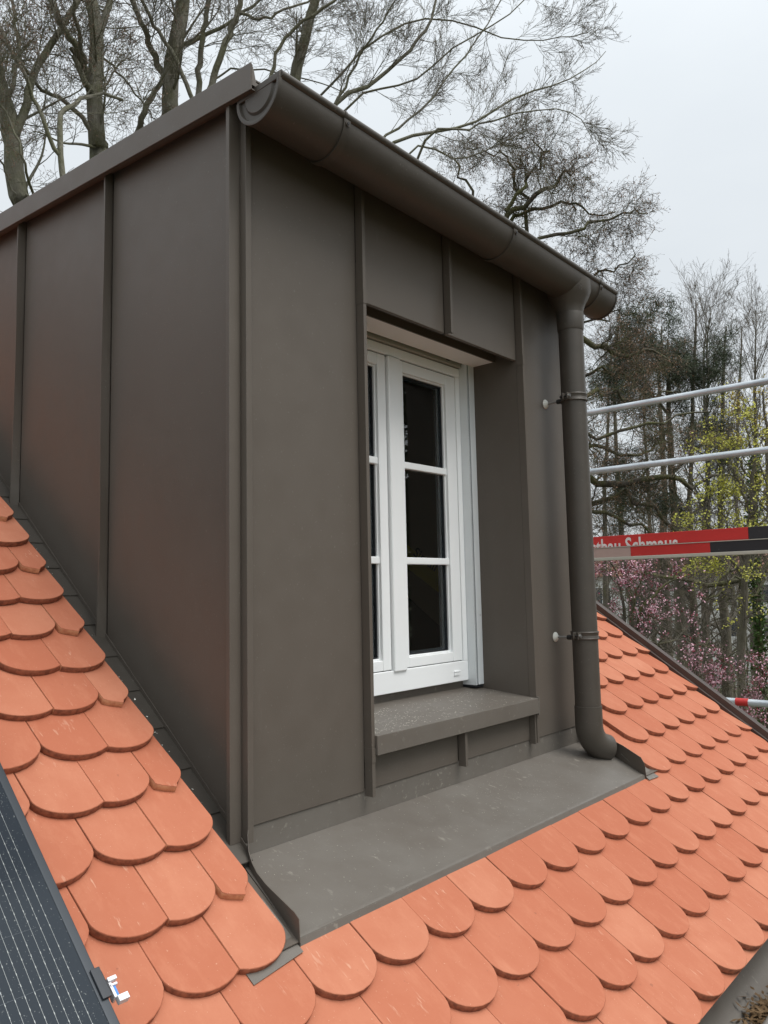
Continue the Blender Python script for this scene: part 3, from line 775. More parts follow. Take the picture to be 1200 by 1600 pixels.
# embossed maker's mark on the end cap: two small stacked rings
m = MB()
for dz in (-.027, -.039):
    c = Vector((GX0-.0058, GY, gz(GX0)+dz)); pts = [c+Vector((0, .006*math.cos(a), .006*math.sin(a))) for a in [2*math.pi*i/14 for i in range(15)]]
    m.tube(pts, .0008, 5, False)
m.build('embossed_mark', M['metal_gutter'], gt)
def bracket(x):
    m = MB(); n = 20; wd = .0125; z0 = gz(x)
    for i in range(n):
        a0, a1 = math.pi*i/n, math.pi*(i+1)/n; q = []
        for a in (a0, a1):
            q.append([(x+dx, GY-R_*math.cos(a), z0-R_*math.sin(a)) for R_, dx in ((GR+.0003, -wd), (GR+.0055, -wd), (GR+.0055, wd), (GR+.0003, wd))])
        for k_ in range(4): m.face([q[0][k_], q[0][(k_+1) % 4], q[1][(k_+1) % 4], q[1][k_]])
    m.box(x-wd, x+wd, GY+GR, -.0145, z0-.004, z0+.006)
    me = weld(m); me.name = 'gutter_bracket'; b = link('gutter_bracket', me, M['metal_gutter'], gt)
    fr = GY-GR
    MB().tube([(x-.011, fr+.003, z0+.012), (x-.004, fr+.003, z0+.012)], .0138, 16).build('bracket_hook', M['metal_gutter'], gt, smooth=True)
    MB().tube([(x, fr-.001, z0-.012), (x, fr-.0075, z0-.0125)], .008, 12).build('bracket_rivet', M['metal_gutter'], gt, smooth=True)
    MB().tube([(x, fr-.007, z0-.0125), (x, fr-.0095, z0-.0127)], .0042, 8).build('bracket_rivet', M['black_steel'], gt, smooth=True)
for x in (.190, 1.055, 1.735): bracket(x)
# outlet funnel clasping the gutter
PXc, PYc, PR = 1.608, -.117, .0505
m = MB(); z_out = 1.706; rings = []; n = 32
for zz, rx, ry in ((1.845, .112, .0872), (1.80, .100, .0872), (1.775, .085, .080), (1.745, .066, .064), (1.72, .0565, .0565), (z_out, .0555, .0555)):
    rings.append([(PXc+rx*math.cos(2*math.pi*i/n), PYc+ry*math.sin(2*math.pi*i/n), zz) for i in range(n)])
for a_, b2 in zip(rings[:-1], rings[1:]):
    for i in range(n): m.face([a_[i], a_[(i+1) % n], b2[(i+1) % n], b2[i]])
me = weld(m); me.name = 'outlet'; link('outlet', me, M['metal_gutter'], gt)
m = MB()
for dz in (0, -.013):
    dr = Vector((-.55, -.835, 0)).normalized(); c = Vector((PXc, PYc, 1.80+dz))+dr*.094; tx = Vector((-dr.y, dr.x, 0))
    m.tube([c+tx*(.0062*math.cos(a))+Vector((0, 0, 1))*(.0062*math.sin(a)) for a in [2*math.pi*i/14 for i in range(15)]], .0008, 5, False)
m.build('embossed_mark', M['metal_gutter'], gt)

# ==================================================================== DOWNPIPE
dp = thing('downpipe', 'brown round downpipe ending in a curved spout above the apron', 'downpipe', (PXc, PYc, -.05))
MB().tube([(PXc, PYc, 1.715), (PXc, PYc, .098)], PR, 40).build('pipe', M['metal_gutter'], dp, smooth=True)
MB().tube([(PXc, PYc, 1.712), (PXc, PYc, 1.704), (PXc, PYc, 1.640), (PXc, PYc, 1.634)], 0, 40, r_list=[.0540, .0565, .0540, .0520]).build('pipe_collar', M['metal_gutter'], dp, smooth=True)
bd = Vector((.95, -.30, 0)).normalized(); Rb = .100; pts = [(PXc, PYc, .105), (PXc, PYc, .036)]
for i in range(1, 11):
    a = math.radians(72)*i/10; c = Vector((PXc, PYc, .036))+bd*(Rb*(1-math.cos(a)))+Vector((0, 0, -Rb*math.sin(a))); pts.append(c)
a = math.radians(72); end = Vector(pts[-1])+(bd*math.sin(a)+Vector((0, 0, -math.cos(a))))*.022; pts.append(end)
MB().tube(pts, .0535, 40).build('elbow', M['metal_gutter'], dp, smooth=True)
MB().tube([(PXc, PYc, .108), (PXc, PYc, .103)], .0538, 40).build('elbow_joint', M['metal_gutter'], dp, smooth=True)
MB().tube([(PXc, PYc, .048), (PXc, PYc, .044)], .0536, 40).build('elbow_joint', M['metal_gutter'], dp, smooth=True)
def pipe_clamp(z):
    m = MB(); n = 40
    prof = [(-.016, .0512), (-.016, .0542), (-.0125, .0565), (-.009, .0542), (-.003, .0542), (0, .0530), (.003, .0542), (.009, .0542), (.0125, .0565), (.016, .0542), (.016, .0512)]
    for i in range(n):
        a0, a1 = 2*math.pi*i/n, 2*math.pi*(i+1)/n
        P = lambda a, q: (PXc+q[1]*math.cos(a), PYc+q[1]*math.sin(a), z+q[0])
        for q0, q1 in zip(prof[:-1], prof[1:]): m.face([P(a0, q0), P(a1, q0), P(a1, q1), P(a0, q1)])
    me = weld(m); me.name = 'pipe_clamp'; cl = link('pipe_clamp', me, M['metal_gutter'], dp)
    ex = PXc-.052   # ears on the left side
    for dy in (.010, -.010):
        B(ex-.026, ex+.004, PYc+dy-.0022, PYc+dy+.0022, z-.0135, z+.0135).build('clamp_ear', M['metal_gutter'], dp, bevel=.002)
    MB().tube([(ex-.015, PYc-.0125, z), (ex-.015, PYc-.019, z)], .0065, 6).build('clamp_bolt', M['zinc_rod'], dp)
    MB().tube([(ex-.015, PYc-.012, z), (ex-.015, PYc+.028, z)], .0035, 8).build('clamp_bolt', M['black_steel'], dp)
    MB().tube([(PXc-.03, PYc+.038, z-.008), (PXc-.03, PYc+.060, z-.008)], .010, 10).build('clamp_socket', M['black_steel'], dp, smooth=True)
    MB().tube([(PXc-.03, PYc+.058, z-.008), (PXc-.03, -.002, z-.008)], .0048, 10).build('fixing_screw', M['zinc_rod'], dp, smooth=True)
    MB().tube([(PXc-.03, -.0008, z-.008), (PXc-.03, -.003, z-.008), (PXc-.03, -.009, z-.008), (PXc-.03, -.014, z-.008)], 0, 24, r_list=[.020, .020, .014, .006]).build('rosette', M['cream'], dp, smooth=True)
pipe_clamp(1.350); pipe_clamp(.385)

# ==================================================================== SOLAR PANEL
sp_ = thing('solar_panel', 'dark solar panel with fine silver lines lying on the roof tiles', 'solar panel', rp(-1, 0, .1))
PH = .115; px1 = -.577; px0 = px1-1.13; pv0, pv1 = -.78, .90
def pp_(x, v, h): return rp(x, v, PH+h)
B(px0+.012, px1-.012, pv0+.012, pv1-.012, -.006, -.0015, X=pp_).build('glass_face', M['cell'], sp_)
m = MB()
for a_ in ((px0, px0+.016, pv0, pv1), (px1-.016, px1, pv0, pv1), (px0+.016, px1-.016, pv0, pv0+.016), (px0+.016, px1-.016, pv1-.016, pv1)): m.box(*a_, -.035, .0, X=pp_)
m.build('panel_frame', M['panel_frame'], sp_, bevel=.0015)
# silver busbars along the slope, broken into short bright beads, and the gaps between cell rows
m = MB(); nb = 0; rl = random.Random(2)
xq = px1-.0385
while xq > px0+.03:
    m.box(xq-.00020, xq+.00020, pv0+.03, pv1-.03, -.0014, -.0010, X=pp_); nb += 1
    vq = pv0+.03
    if xq > px1-.28:
        while vq < pv1-.03:
            if rl.random() < .75: m.box(xq-.00055, xq+.00055, vq, vq+.0040, -.0010, -.0008, X=pp_)
            vq += .0205
    xq -= .0152 if nb % 10 else .021
m.build('busbar', M['busbar'], sp_, kind='stuff')
m = MB()
for i in range(19):
    vq = pv0+.05+i*.104
    if vq < pv1-.05: m.box(px0+.03, px1-.060, vq-.0002, vq+.0002, -.0014, -.0011, X=pp_)
m.build('cell_gap', M['spacer'], sp_)
m = MB(); m.box(px1-.011, px1+.005, -.372, -.318, .0005, .005, X=pp_); m.box(px1+.0005, px1+.008, -.366, -.324, -.04, .0003, X=pp_); m.build('edge_clamp', M['clamp'], sp_, bevel=.001)
m = MB(); m.box(px1+.012, px1+.028, -.345, -.338, -.012, -.002, X=pp_); m.box(px1+.014, px1+.026, -.353, -.349, -.014, -.004, X=pp_); m.box(px1+.016, px1+.034, -.383, -.372, -.014, -.002, X=pp_)
m.box(px1+.013, px1+.018, -.372, -.345, -.022, -.006, X=pp_); m.build('cable_clip', M['white_plain'], sp_, bevel=.0008)
B(px1+.0185, px1+.022, -.370, -.353, -.018, -.007, X=pp_).build('cable_end', M['blue'], sp_)
m = MB(); m.box(px0-.02, px1+.016, .30, .34, -.09, -.036, X=pp_); m.box(px0-.02, px1+.012, -.362, -.325, -.09, -.036, X=pp_); m.build('mounting_rail', M['panel_frame'], sp_)

for dx_, dv_, lab in ((0, 1.71, 'unseen upper solar panel added to the array towards the ridge beside the dormer'), (-1.16, 0, 'unseen solar panel added next to the clamped one, further from the dormer'), (-1.16, 1.71, 'unseen solar panel added farthest from the dormer in the upper row'), (0, 3.42, 'unseen solar panel added at the ridge beside the dormer'), (-2.32, 0, 'unseen outermost solar panel added to the lower row'), (-2.32, 1.71, 'unseen outermost solar panel added to the upper row')):  # unseen panels, added to cut the orange tile bounce on fascia and cheek
    c = sp_.copy(); COL.objects.link(c); c.location = Vector(sp_.location)+Vector((dx_, dv_*CP, dv_*SP)); c['label'] = lab; c['group'] = 'solar panels of the roof array'
    for ch in list(sp_.children):
        if ch.name.startswith(('cable', 'edge_clamp')): continue
        q = ch.copy(); COL.objects.link(q); q.parent = c; q.matrix_parent_inverse = ch.matrix_parent_inverse.copy()
sp_['group'] = 'solar panels of the roof array'

# ==================================================================== SCAFFOLD at the gable
sc = thing('scaffold', 'galvanised scaffold with guard rails and red and black toe boards beyond the verge', 'scaffold', (4.4, 1, GZ))
XS = 4.40
def rail(x, y0, y1, z0, z1, nm='guard_rail', r=.0242): return MB().tube([(x, y0, z0), (x, y1, z1)], r, 18).build(nm, M['galv'], sc, smooth=True)
rail(XS, -1.75, 2.4, 1.951, 1.960); rail(XS, -1.75, 2.4, 1.478, 1.482)
rail(XS+.0, -1.75, 2.4, -.236, -.240, 'ledger')
MB().tube([(XS, .116, -.2375), (XS, .199, -.2377)], .0262, 18).build('red_band', M['red'], sc, smooth=True)
for x in (XS-.05, XS+.72):
    for y in (-1.8, 2.45): MB().tube([(x, y, GZ), (x, y, 2.4)], .0242, 14).build('standard', M['galv'], sc, smooth=True)
for y in (-1.8, 2.45): MB().tube([(XS-.05, y, .70), (XS+.72, y, .70)], .0242, 12).build('transom', M['galv'], sc, smooth=True)
for y in (-1.8, 2.45): MB().tube([(XS-.05, y, -.24), (XS+.72, y, -.24)], .0242, 12).build('transom', M['galv'], sc, smooth=True)
# upper toe board (behind), with the company name in white stencil letters
def board(x, za, zb, cuts, mats, name, t=.03):
    for (ya, yb), mt in zip(cuts, mats): B(x, x+t, ya, yb, za, zb).build(name, mt, sc, bevel=.002)
board(XS+.03, .800, .962, [(.054, 2.35), (-1.70, .0525)], [M['red'], M['black']], 'toe_board')
board(XS-.02, .795, .868, [(.889, 2.35), (.300, .8885), (-1.70, .2995)], [M['pinkwood'], M['red'], M['black']], 'toe_board')
B(XS-.024, XS+.012, -1.70, 2.35, .8685, .874).build('board_edge', M['edge'], sc)
B(XS-.030, XS+.012, -1.70, 2.35, .770, .7945).build('board_edge', M['edge'], sc, bevel=.003)
Rtx = Matrix(((0, 0, -1), (-1, 0, 0), (0, 1, 0)))      # reads from the far end towards the camera side
tx_ = text('Gerüstbau Schmaus', .168, M['lettering'], (XS+.0298, 1.485, .824), Rtx, 'company_name', sc, .0004, .0030, 'LEFT', .70)

# ==================================================================== TREES
def norm(a): return a/np.maximum(np.linalg.norm(a, axis=-1, keepdims=True), 1e-9)
def tubes(P, R, k):
    """P (N, m, 3), R (N, m) -> verts, quads"""
    N, m, _ = P.shape
    T = np.empty_like(P); T[:, 1:-1] = P[:, 2:]-P[:, :-2]; T[:, 0] = P[:, 1]-P[:, 0]; T[:, -1] = P[:, -1]-P[:, -2]; T = norm(T)
    mt = norm(T.mean(1)); ref = np.where(np.abs(mt[:, 2:3]) < .8, np.array([[0, 0, 1.]]), np.array([[1., 0, 0]]))
    A = norm(np.cross(T, ref[:, None, :])); Bn = np.cross(T, A)
    w = 2*np.pi*np.arange(k)/k
    V = P[:, :, None, :]+R[:, :, None, None]*(A[:, :, None, :]*np.cos(w)[None, None, :, None]+Bn[:, :, None, :]*np.sin(w)[None, None, :, None])
    idx = np.arange(N*m*k).reshape(N, m, k); a = idx[:, :-1]; b = idx[:, 1:]
    F = np.stack([a, np.roll(a, -1, 2), np.roll(b, -1, 2), b], -1).reshape(-1, 4)
    return V.reshape(-1, 3), F
def np_mesh(name, parts, smooth=True):
    vs, fs, off = [], [], 0
    for v, f in parts: vs.append(v); fs.append(f+off); off += len(v)
    v = np.concatenate(vs).astype(np.float32); f = np.concatenate(fs).astype(np.int32)
    me = bpy.data.meshes.new(name); me.vertices.add(len(v)); me.vertices.foreach_set('co', v.ravel())
    me.loops.add(f.size); me.loops.foreach_set('vertex_index', f.ravel()); me.polygons.add(len(f))
    me.polygons.foreach_set('loop_start', np.arange(0, f.size, 4, dtype=np.int32)); me.polygons.foreach_set('loop_total', np.full(len(f), 4, np.int32))
    me.update(calc_edges=True)
    if smooth: me.polygons.foreach_set('use_smooth', np.ones(len(f), bool))
    return me
def grow(P, R, n, t0, t1, ang, lr, m, gnarl, up, rr, rng, lmin=.0, taper=.3, flat=1.0, lfix=None):
    """children along every polyline of P"""
    N, M_, _ = P.shape
    seg = np.linalg.norm(P[:, 1:]-P[:, :-1], axis=2); Lp = seg.sum(1)
    nn = np.full(N, n) if np.isscalar(n) else n
    par = np.repeat(np.arange(N), nn); K = len(par)
    t = rng.uniform(t0, t1, K); s = t*(M_-1); i = np.minimum(s.astype(int), M_-2); fr = (s-i)[:, None]
    O = P[par, i]*(1-fr)+P[par, i+1]*fr; T = norm(P[par, i+1]-P[par, i]); r = R[par, i]*(1-fr[:, 0])+R[par, i+1]*fr[:, 0]
    rnd = norm(rng.normal(size=(K, 3))*np.array([1, 1, flat])); perp = norm(rnd-T*(rnd*T).sum(1, keepdims=True))
    a = np.radians(rng.normal(ang, 11, K))[:, None]; D = norm(T*np.cos(a)+perp*np.sin(a))
    L = (Lp[par] if lfix is None else np.full(K, lfix))*lr*(1.15-.75*t)*rng.uniform(.55, 1.25, K); L = np.maximum(L, lmin)
    r0 = np.minimum(r*rr, r*.85); Q = np.empty((K, m+1, 3)); Q[:, 0] = O; st = (L/m)[:, None]
    for j in range(m):
        D = norm(D+rng.normal(size=(K, 3))*gnarl+np.array([0, 0, up])); Q[:, j+1] = Q[:, j]+D*st
    Rr = r0[:, None]*np.linspace(1, taper, m+1)[None]
    return Q, Rr
def catmull(pts, n, wig, rng):
    pts = np.array([list(p) for p in pts], float); m = len(pts)
    ext = np.vstack([2*pts[0]-pts[1], pts, 2*pts[-1]-pts[-2]]); out = []
    ts = np.linspace(0, m-1, n)
    for t in ts:
        i = min(int(t), m-2); f = t-i; p0, p1, p2, p3 = ext[i], ext[i+1], ext[i+2], ext[i+3]
        out.append(.5*((2*p1)+(-p0+p2)*f+(2*p0-5*p1+4*p2-p3)*f*f+(-p0+3*p1-3*p2+p3)*f**3))
    out = np.array(out); nz = rng.normal(size=out.shape)*wig; nz[0] = 0; out += nz; return out
def limb_arrays(limbs, n=15, wig=.03, rng=RNG):
    """limbs: list of (list of (u, v, depth)), r0, r1 -> arrays"""
    P = np.stack([catmull([at(*q) for q in L], n, wig, rng) for L, a, b in limbs]); R = np.stack([np.linspace(a, b, n)**1.0 for L, a, b in limbs]); return P, R
def leaves(P, per, size, spread, rng, t0=0, aspect=.55, clump=0):
    """diamond leaves around the polylines"""
    N, m, _ = P.shape; par = np.repeat(np.arange(N), per); K = len(par)
    t = rng.uniform(t0, 1, K)*(m-1); i = np.minimum(t.astype(int), m-2); f = (t-i)[:, None]
    c = P[par, i]*(1-f)+P[par, i+1]*f+rng.normal(size=(K, 3))*spread
    if clump:      # leaves and blossom sit in tufts, with bare twig between
        q = c*clump; w = np.sin(q[:, 0]+1.7*np.sin(q[:, 1]*.6))+np.sin(q[:, 1]*1.1+1.3*np.sin(q[:, 2]*.7))+np.sin(q[:, 2]*.9+1.5*np.sin(q[:, 0]*.5))
        c = c[w > rng.normal(.35, .35, K)]; K = len(c)
    a = norm(rng.normal(size=(K, 3))); b = norm(np.cross(a, rng.normal(size=(K, 3)))); s = (size*rng.uniform(.6, 1.3, K))[:, None]
    v = np.stack([c-a*s, c+b*s*aspect, c+a*s, c-b*s*aspect], 1).reshape(-1, 3); return v, np.arange(K*4).reshape(K, 4)
def buds(P, rng, size=.012, per=1):
    N, m, _ = P.shape; T = norm(P[:, -1]-P[:, -2]); vs = []
    c = [P[:, -1]]
    for q in range(per): t = rng.uniform(.2, .95, N)*(m-1); i = np.minimum(t.astype(int), m-2); f = (t-i)[:, None]; c.append(P[np.arange(N), i]*(1-f)+P[np.arange(N), i+1]*f)
    c = np.concatenate(c); T = np.tile(T, (per+1, 1)); D = norm(T+rng.normal(size=T.shape)*.5)
    PP = np.stack([c, c+D*size*.5, c+D*size], 1); K = len(c); RR = np.tile(np.array([[.0012, size*.17, .0008]]), (K, 1)); return tubes(PP, RR, 3)
def bare_tree(name, label, limbs, base, seed, mats, lv, cat='tree', group=None, budsize=None, bud_per=1, leaf=None, kinds=(8, 5, 4, 3), wig=.02, wig_n=15, trunk_mat=None):
    rng = np.random.default_rng(seed)
    P0, R0 = limb_arrays(limbs, wig_n, wig, rng)
    if mats[0] is M['bark_beech']: R0[1:] *= .82
    t = thing(name, label, cat, base, group)
    lvls = [(P0, R0)]
    for q in lv:
        Pp, Rp = lvls[q.get('of', -1)] if 'of' in q else lvls[-1]
        args = {k_: v_ for k_, v_ in q.items() if k_ not in ('of',)}
        lvls.append(grow(Pp, Rp, rng=rng, **args))
    link('trunk', np_mesh('trunk', [tubes(P0, R0, 9)]), mats[0], t)
    mid = lvls[1:-1] if len(lvls) > 2 else []
    if mid: link('branches', np_mesh('branches', [tubes(P, np.maximum(R, .0036), 5 if i == 0 else (4 if i == 1 else 3)) for i, (P, R) in enumerate(mid)]), mats[0], t)
    P, R = lvls[-1]
    link('twigs', np_mesh('twigs', [tubes(P, np.maximum(R, .0024), 3)]), mats[1], t)
    if budsize: link('buds', np_mesh('buds', [buds(P, rng, budsize, bud_per)], False), M['bud'], t)
    if leaf:
        for (nm, mt, per, size, spread, asp) in leaf: link(nm, np_mesh(nm, [leaves(P, per, size, spread, rng, .1, asp, 9.0 if mt in (M['pink'], M['plum'], M['spring'], M['spring_gold']) else 0)], False), mt, t)
    return t, lvls
def ground_under(p, dx=0, dy=0): return Vector((p.x+dx, p.y+dy, GZ))
beech = (M['bark_beech'], M['twig'])
BEECH = [dict(n=7, t0=.3, t1=1, ang=48, lr=1, lfix=2.1, m=8, gnarl=.10, up=.02, rr=.20), dict(n=6, t0=.1, t1=1, ang=40, lr=1, lfix=1.0, m=5, gnarl=.10, up=.03, rr=.45),
    dict(n=5, t0=.1, t1=1, ang=42, lr=1, lfix=.50, m=4, gnarl=.10, up=.03, rr=.6), dict(n=2, t0=.1, t1=1, ang=42, lr=1, lfix=.22, m=2, gnarl=.1, up=.03, rr=.7)]
# each trunk runs down to the ground behind the dormer
def trunk_line(D, pts, r):           # pts from the top down; a last point goes to the ground
    low = at(*pts[0], D); return None
def tree_limbs(D, trunk_px, r0, r1, limbs):
    """trunk_px bottom to top. The trunk is continued to the ground."""
    low = at(trunk_px[0][0], trunk_px[0][1], D)
    # pixel of the ground point below
    q = to_px((low.x, low.y, GZ)); z = low.z
    depth_g = -(RM.transposed() @ (Vector((low.x, low.y, GZ))-CAM)).z
    g = (q[0], q[1], depth_g)
    L = [([g]+[(u_, v_, D+(w_[0] if w_ else 0)) for (u_, v_, *w_) in trunk_px], r0, r1)]
    for (pts, a_, b2) in limbs: L.append(([(u_, v_, D+(w_[0] if w_ else 0)) for (u_, v_, *w_) in pts], a_, b2))
    return L, Vector((low.x, low.y, GZ))

# -- tree 1, at the left edge of the picture
L, gb = tree_limbs(13.0, [(36, 420), (30, 320), (20, 230), (8, 170), (-10, 90), (-20, -60)], .20, .10, [
    ([(24, 210), (38, 165, .1), (55, 115, .3), (85, 60, .5), (120, 5, .7), (150, -60, .9)], .095, .05),
    ([(30, 330), (10, 268, -.4), (-20, 220, -.8)], .03, .012),
    ([(55, 330), (40, 260, -1), (12, 185, -1.2), (-20, 130, -1.5)], .03, .015),
    ([(8, 170), (30, 80, .6), (20, 0, .9), (30, -80, 1.2)], .05, .025),
    ([(12, 190), (-30, 130, .5), (-60, 40, .9)], .07, .03)])
bare_tree('beech_tree', 'pale forked bare tree at the left edge behind the dormer roof', L, gb, 21, beech, BEECH, budsize=.034, bud_per=2, group='bare trees behind the dormer')
# -- tree 2
L, gb = tree_limbs(14.0, [(155, 330), (152, 240), (150, 150), (149, 80), (142, 10), (138, -90)], .185, .10, [
    ([(150, 105), (160, 45, .1), (172, -5, .2), (185, -80, .3)], .10, .05),
    ([(150, 225), (132, 185, -.2), (95, 155, -.4), (60, 135, -.5), (20, 80, -.6), (-30, 20, -.8)], .06, .022),
    ([(135, 130), (120, 70, -.5), (98, 40, -.6), (78, -10, -.7), (70, -70, -.8)], .085, .045),
    ([(146, 150), (132, 128, -.3), (110, 75, -.4)], .09, .05),
    ([(104, 330, -1.5), (96, 262, -1.5), (93, 185, -1.5), (112, 165, -1.2), (130, 152, -.8), (158, 150, -.5), (190, 158, -.2)], .065, .03),
    ([(97, 262, -1.5), (78, 215, -1.6), (52, 155, -1.7), (38, 118, -1.8), (14, 70, -1.9), (-20, 10, -2)], .045, .03),
    ([(134, 100, -.4), (118, 30, -1), (110, -50, -1.4)], .05, .025),
    ([(160, 90, .1), (195, 125, .6), (228, 170, .8), (250, 200, 1)], .028, .012)])
bare_tree('beech_tree', 'bare tree with thick upright trunk and dark elbowed limb behind the fascia', L, gb, 22, beech, BEECH, budsize=.034, bud_per=2, group='bare trees behind the dormer')
# -- tree 3
L, gb = tree_limbs(15.0, [(262, 300), (266, 190), (266, 135), (275, 70), (285, 0), (292, -90)], .19, .12, [
    ([(262, 135), (245, 95), (228, 55, -.2), (212, 15, -.3), (196, -40, -.4)], .085, .05),
    ([(303, 160, -.3), (285, 118, -.3), (262, 70, -.3), (238, 35, -.4), (222, -5, -.5), (200, -60, -.6)], .055, .035),
    ([(270, 85), (300, 62, .4), (335, 48, .6), (372, 25, .8), (420, -10, 1)], .06, .03),
    ([(308, 160, .5), (314, 90, .5), (322, 30, .5), (335, -40, .5)], .075, .055),
    ([(324, 150, .2), (340, 100, .2), (358, 55, .2), (372, 12, .2), (380, -50, .2)], .085, .06),
    ([(372, 20, .2), (410, 28, .4), (460, 10, .6), (520, -20, .8)], .04, .02),
    ([(212, 215), (228, 170, -.3), (244, 140, -.2), (262, 110)], .075, .05),
    ([(300, 195, 1), (340, 120, 1), (395, 108, 1.2), (470, 122, 1.4), (540, 145, 1.6)], .03, .012)])
bare_tree('beech_tree', 'bare tree with five dark stems spreading behind the raised fascia end', L, gb, 23, beech, BEECH, budsize=.032, bud_per=1, group='bare trees behind the dormer')
# -- tree 4: sweeping limbs above the gutter
L, gb = tree_limbs(16.0, [(440, 560), (440, 380), (452, 200), (468, 90), (492, 0), (510, -80)], .20, .07, [
    ([(420, 130, -.6), (436, 80, -.6), (462, 42, -.6), (512, 8, -.6), (560, -30, -.5)], .045, .03),
    ([(470, 260), (520, 165), (580, 130, .2), (630, 88, .4), (668, 42, .6), (684, -20, .8)], .065, .03),
    ([(560, 300), (612, 225, -.3), (680, 205, -.2), (745, 190), (800, 155, .3), (862, 135, .5), (915, 110, .8), (950, 80, 1)], .050, .008),
    ([(540, 300), (600, 215, .6), (650, 180, .8), (700, 120, 1), (745, 60, 1.2), (790, -10, 1.4)], .040, .014),
    ([(620, 330), (670, 210, -.9), (725, 205, -.8), (770, 185, -.6), (850, 170, -.4), (905, 180, 0), (925, 225, .2)], .035, .006),
    ([(480, 250, 1), (560, 150, 1.2), (640, 130, 1.4), (720, 70, 1.6), (800, 20, 1.8), (850, -30, 2)], .035, .012),
    ([(600, 330, .3), (650, 230, .3), (720, 250, .5), (790, 225, .7), (840, 250, .9), (860, 290, 1)], .032, .006),
    ([(520, 170, -.4), (560, 90, -.6), (600, 30, -.8), (640, -40, -1)], .035, .015),
    ([(500, 150, .9), (590, 60, .9), (690, 30, 1), (800, 60, 1.1), (880, 60, 1.2), (935, 40, 1.3)], .032, .006)])
L4 = L
bare_tree('beech_tree', 'bare tree whose fine twigs fan out to the right above the dormer gutter', L, gb, 24, beech, [
    dict(n=9, t0=.2, t1=1, ang=32, lr=1, lfix=1.5, m=7, gnarl=.07, up=.04, rr=.30), dict(n=7, t0=.1, t1=1, ang=34, lr=1, lfix=.8, m=5, gnarl=.08, up=.05, rr=.5),
    dict(n=5, t0=.1, t1=1, ang=34, lr=1, lfix=.40, m=4, gnarl=.08, up=.05, rr=.6), dict(n=2, t0=.1, t1=1, ang=36, lr=1, lfix=.22, m=2, gnarl=.1, up=.05, rr=.7)], budsize=.026, bud_per=1, group='bare trees behind the dormer')
# -- oak with withered leaves, right of the dormer
L, gb = tree_limbs(19.0, [(800, 1000), (806, 760), (812, 560), (815, 470), (812, 430), (806, 400)], .34, .05, [
    ([(770, 420), (794, 345), (830, 312), (862, 290), (880, 268), (905, 262)], .085, .02),
    ([(775, 420, .4), (800, 345, .4), (838, 325, .4), (880, 318, .2), (915, 322), (955, 335)], .06, .015),
    ([(790, 480, -.6), (850, 372, -.6), (905, 362, -.5), (940, 345, -.3), (985, 335, -.1), (1005, 325)], .055, .012),
    ([(800, 560), (880, 520), (940, 543), (970, 558), (1010, 548), (1040, 560)], .10, .02),
    ([(800, 560, .8), (850, 500, .8), (915, 505, .8), (960, 490, .6), (1000, 500, .4)], .05, .012),
    ([(810, 650, -.5), (880, 640, -.5), (945, 610, -.3), (1000, 630), (1050, 610)], .08, .02),
    ([(810, 740), (880, 735), (930, 748), (1000, 752), (1050, 745), (1090, 760), (1130, 735)], .12, .03),
    ([(810, 760, .8), (880, 790, .8), (930, 790, .6), (960, 772, .4), (1000, 780, .2), (1060, 830), (1090, 860)], .09, .03),
    ([(810, 800, -.8), (890, 720, -.8), (930, 700, -.6), (990, 712, -.4), (1040, 690, -.2)], .07, .02),
    ([(812, 700, 1.2), (880, 600, 1.2), (940, 580, 1.2), (990, 590, 1.2), (1045, 560, 1.2)], .06, .02),
    ([(812, 860, -.4), (900, 812, -.4), (950, 800, -.4), (1010, 830, -.2), (1060, 870)], .07, .02),
    ([(812, 690, -1.3), (870, 660, -1.3), (930, 680, -1.3), (1000, 665, -1.3), (1060, 650, -1.3), (1110, 640, -1.3)], .06, .015),
    ([(800, 420, .5), (820, 330, .5), (800, 260, .5), (760, 230, .5)], .06, .02),
    ([(800, 480, .3), (760, 380, .3), (730, 300, .3), (700, 240, .3)], .06, .02),
    ([(812, 600, .6), (870, 470, .6), (920, 430, .6), (960, 420, .6), (990, 400, .6)], .05, .015),
    ([(790, 330, -.3), (830, 280, -.3), (850, 240, -.3), (830, 215, -.3)], .05, .012)])
oak = (M['bark_oak'], M['twig_oak'])
bare_tree('oak_tree', 'gnarled oak with mossy limbs and withered brown leaves right of the downpipe', L, gb, 25, oak, [
    dict(n=10, t0=.2, t1=1, ang=52, lr=1, lfix=1.45, m=8, gnarl=.32, up=.02, rr=.36), dict(n=8, t0=.1, t1=1, ang=50, lr=1, lfix=.85, m=6, gnarl=.30, up=.02, rr=.45),
    dict(n=5, t0=.1, t1=1, ang=48, lr=1, lfix=.55, m=4, gnarl=.28, up=.0, rr=.6), dict(n=2, t0=.2, t1=1, ang=45, lr=1, lfix=.26, m=2, gnarl=.2, up=0, rr=.7)], wig=.07, leaf=[('withered_leaves', M['deadleaf'], 2, .022, .03, .45)])
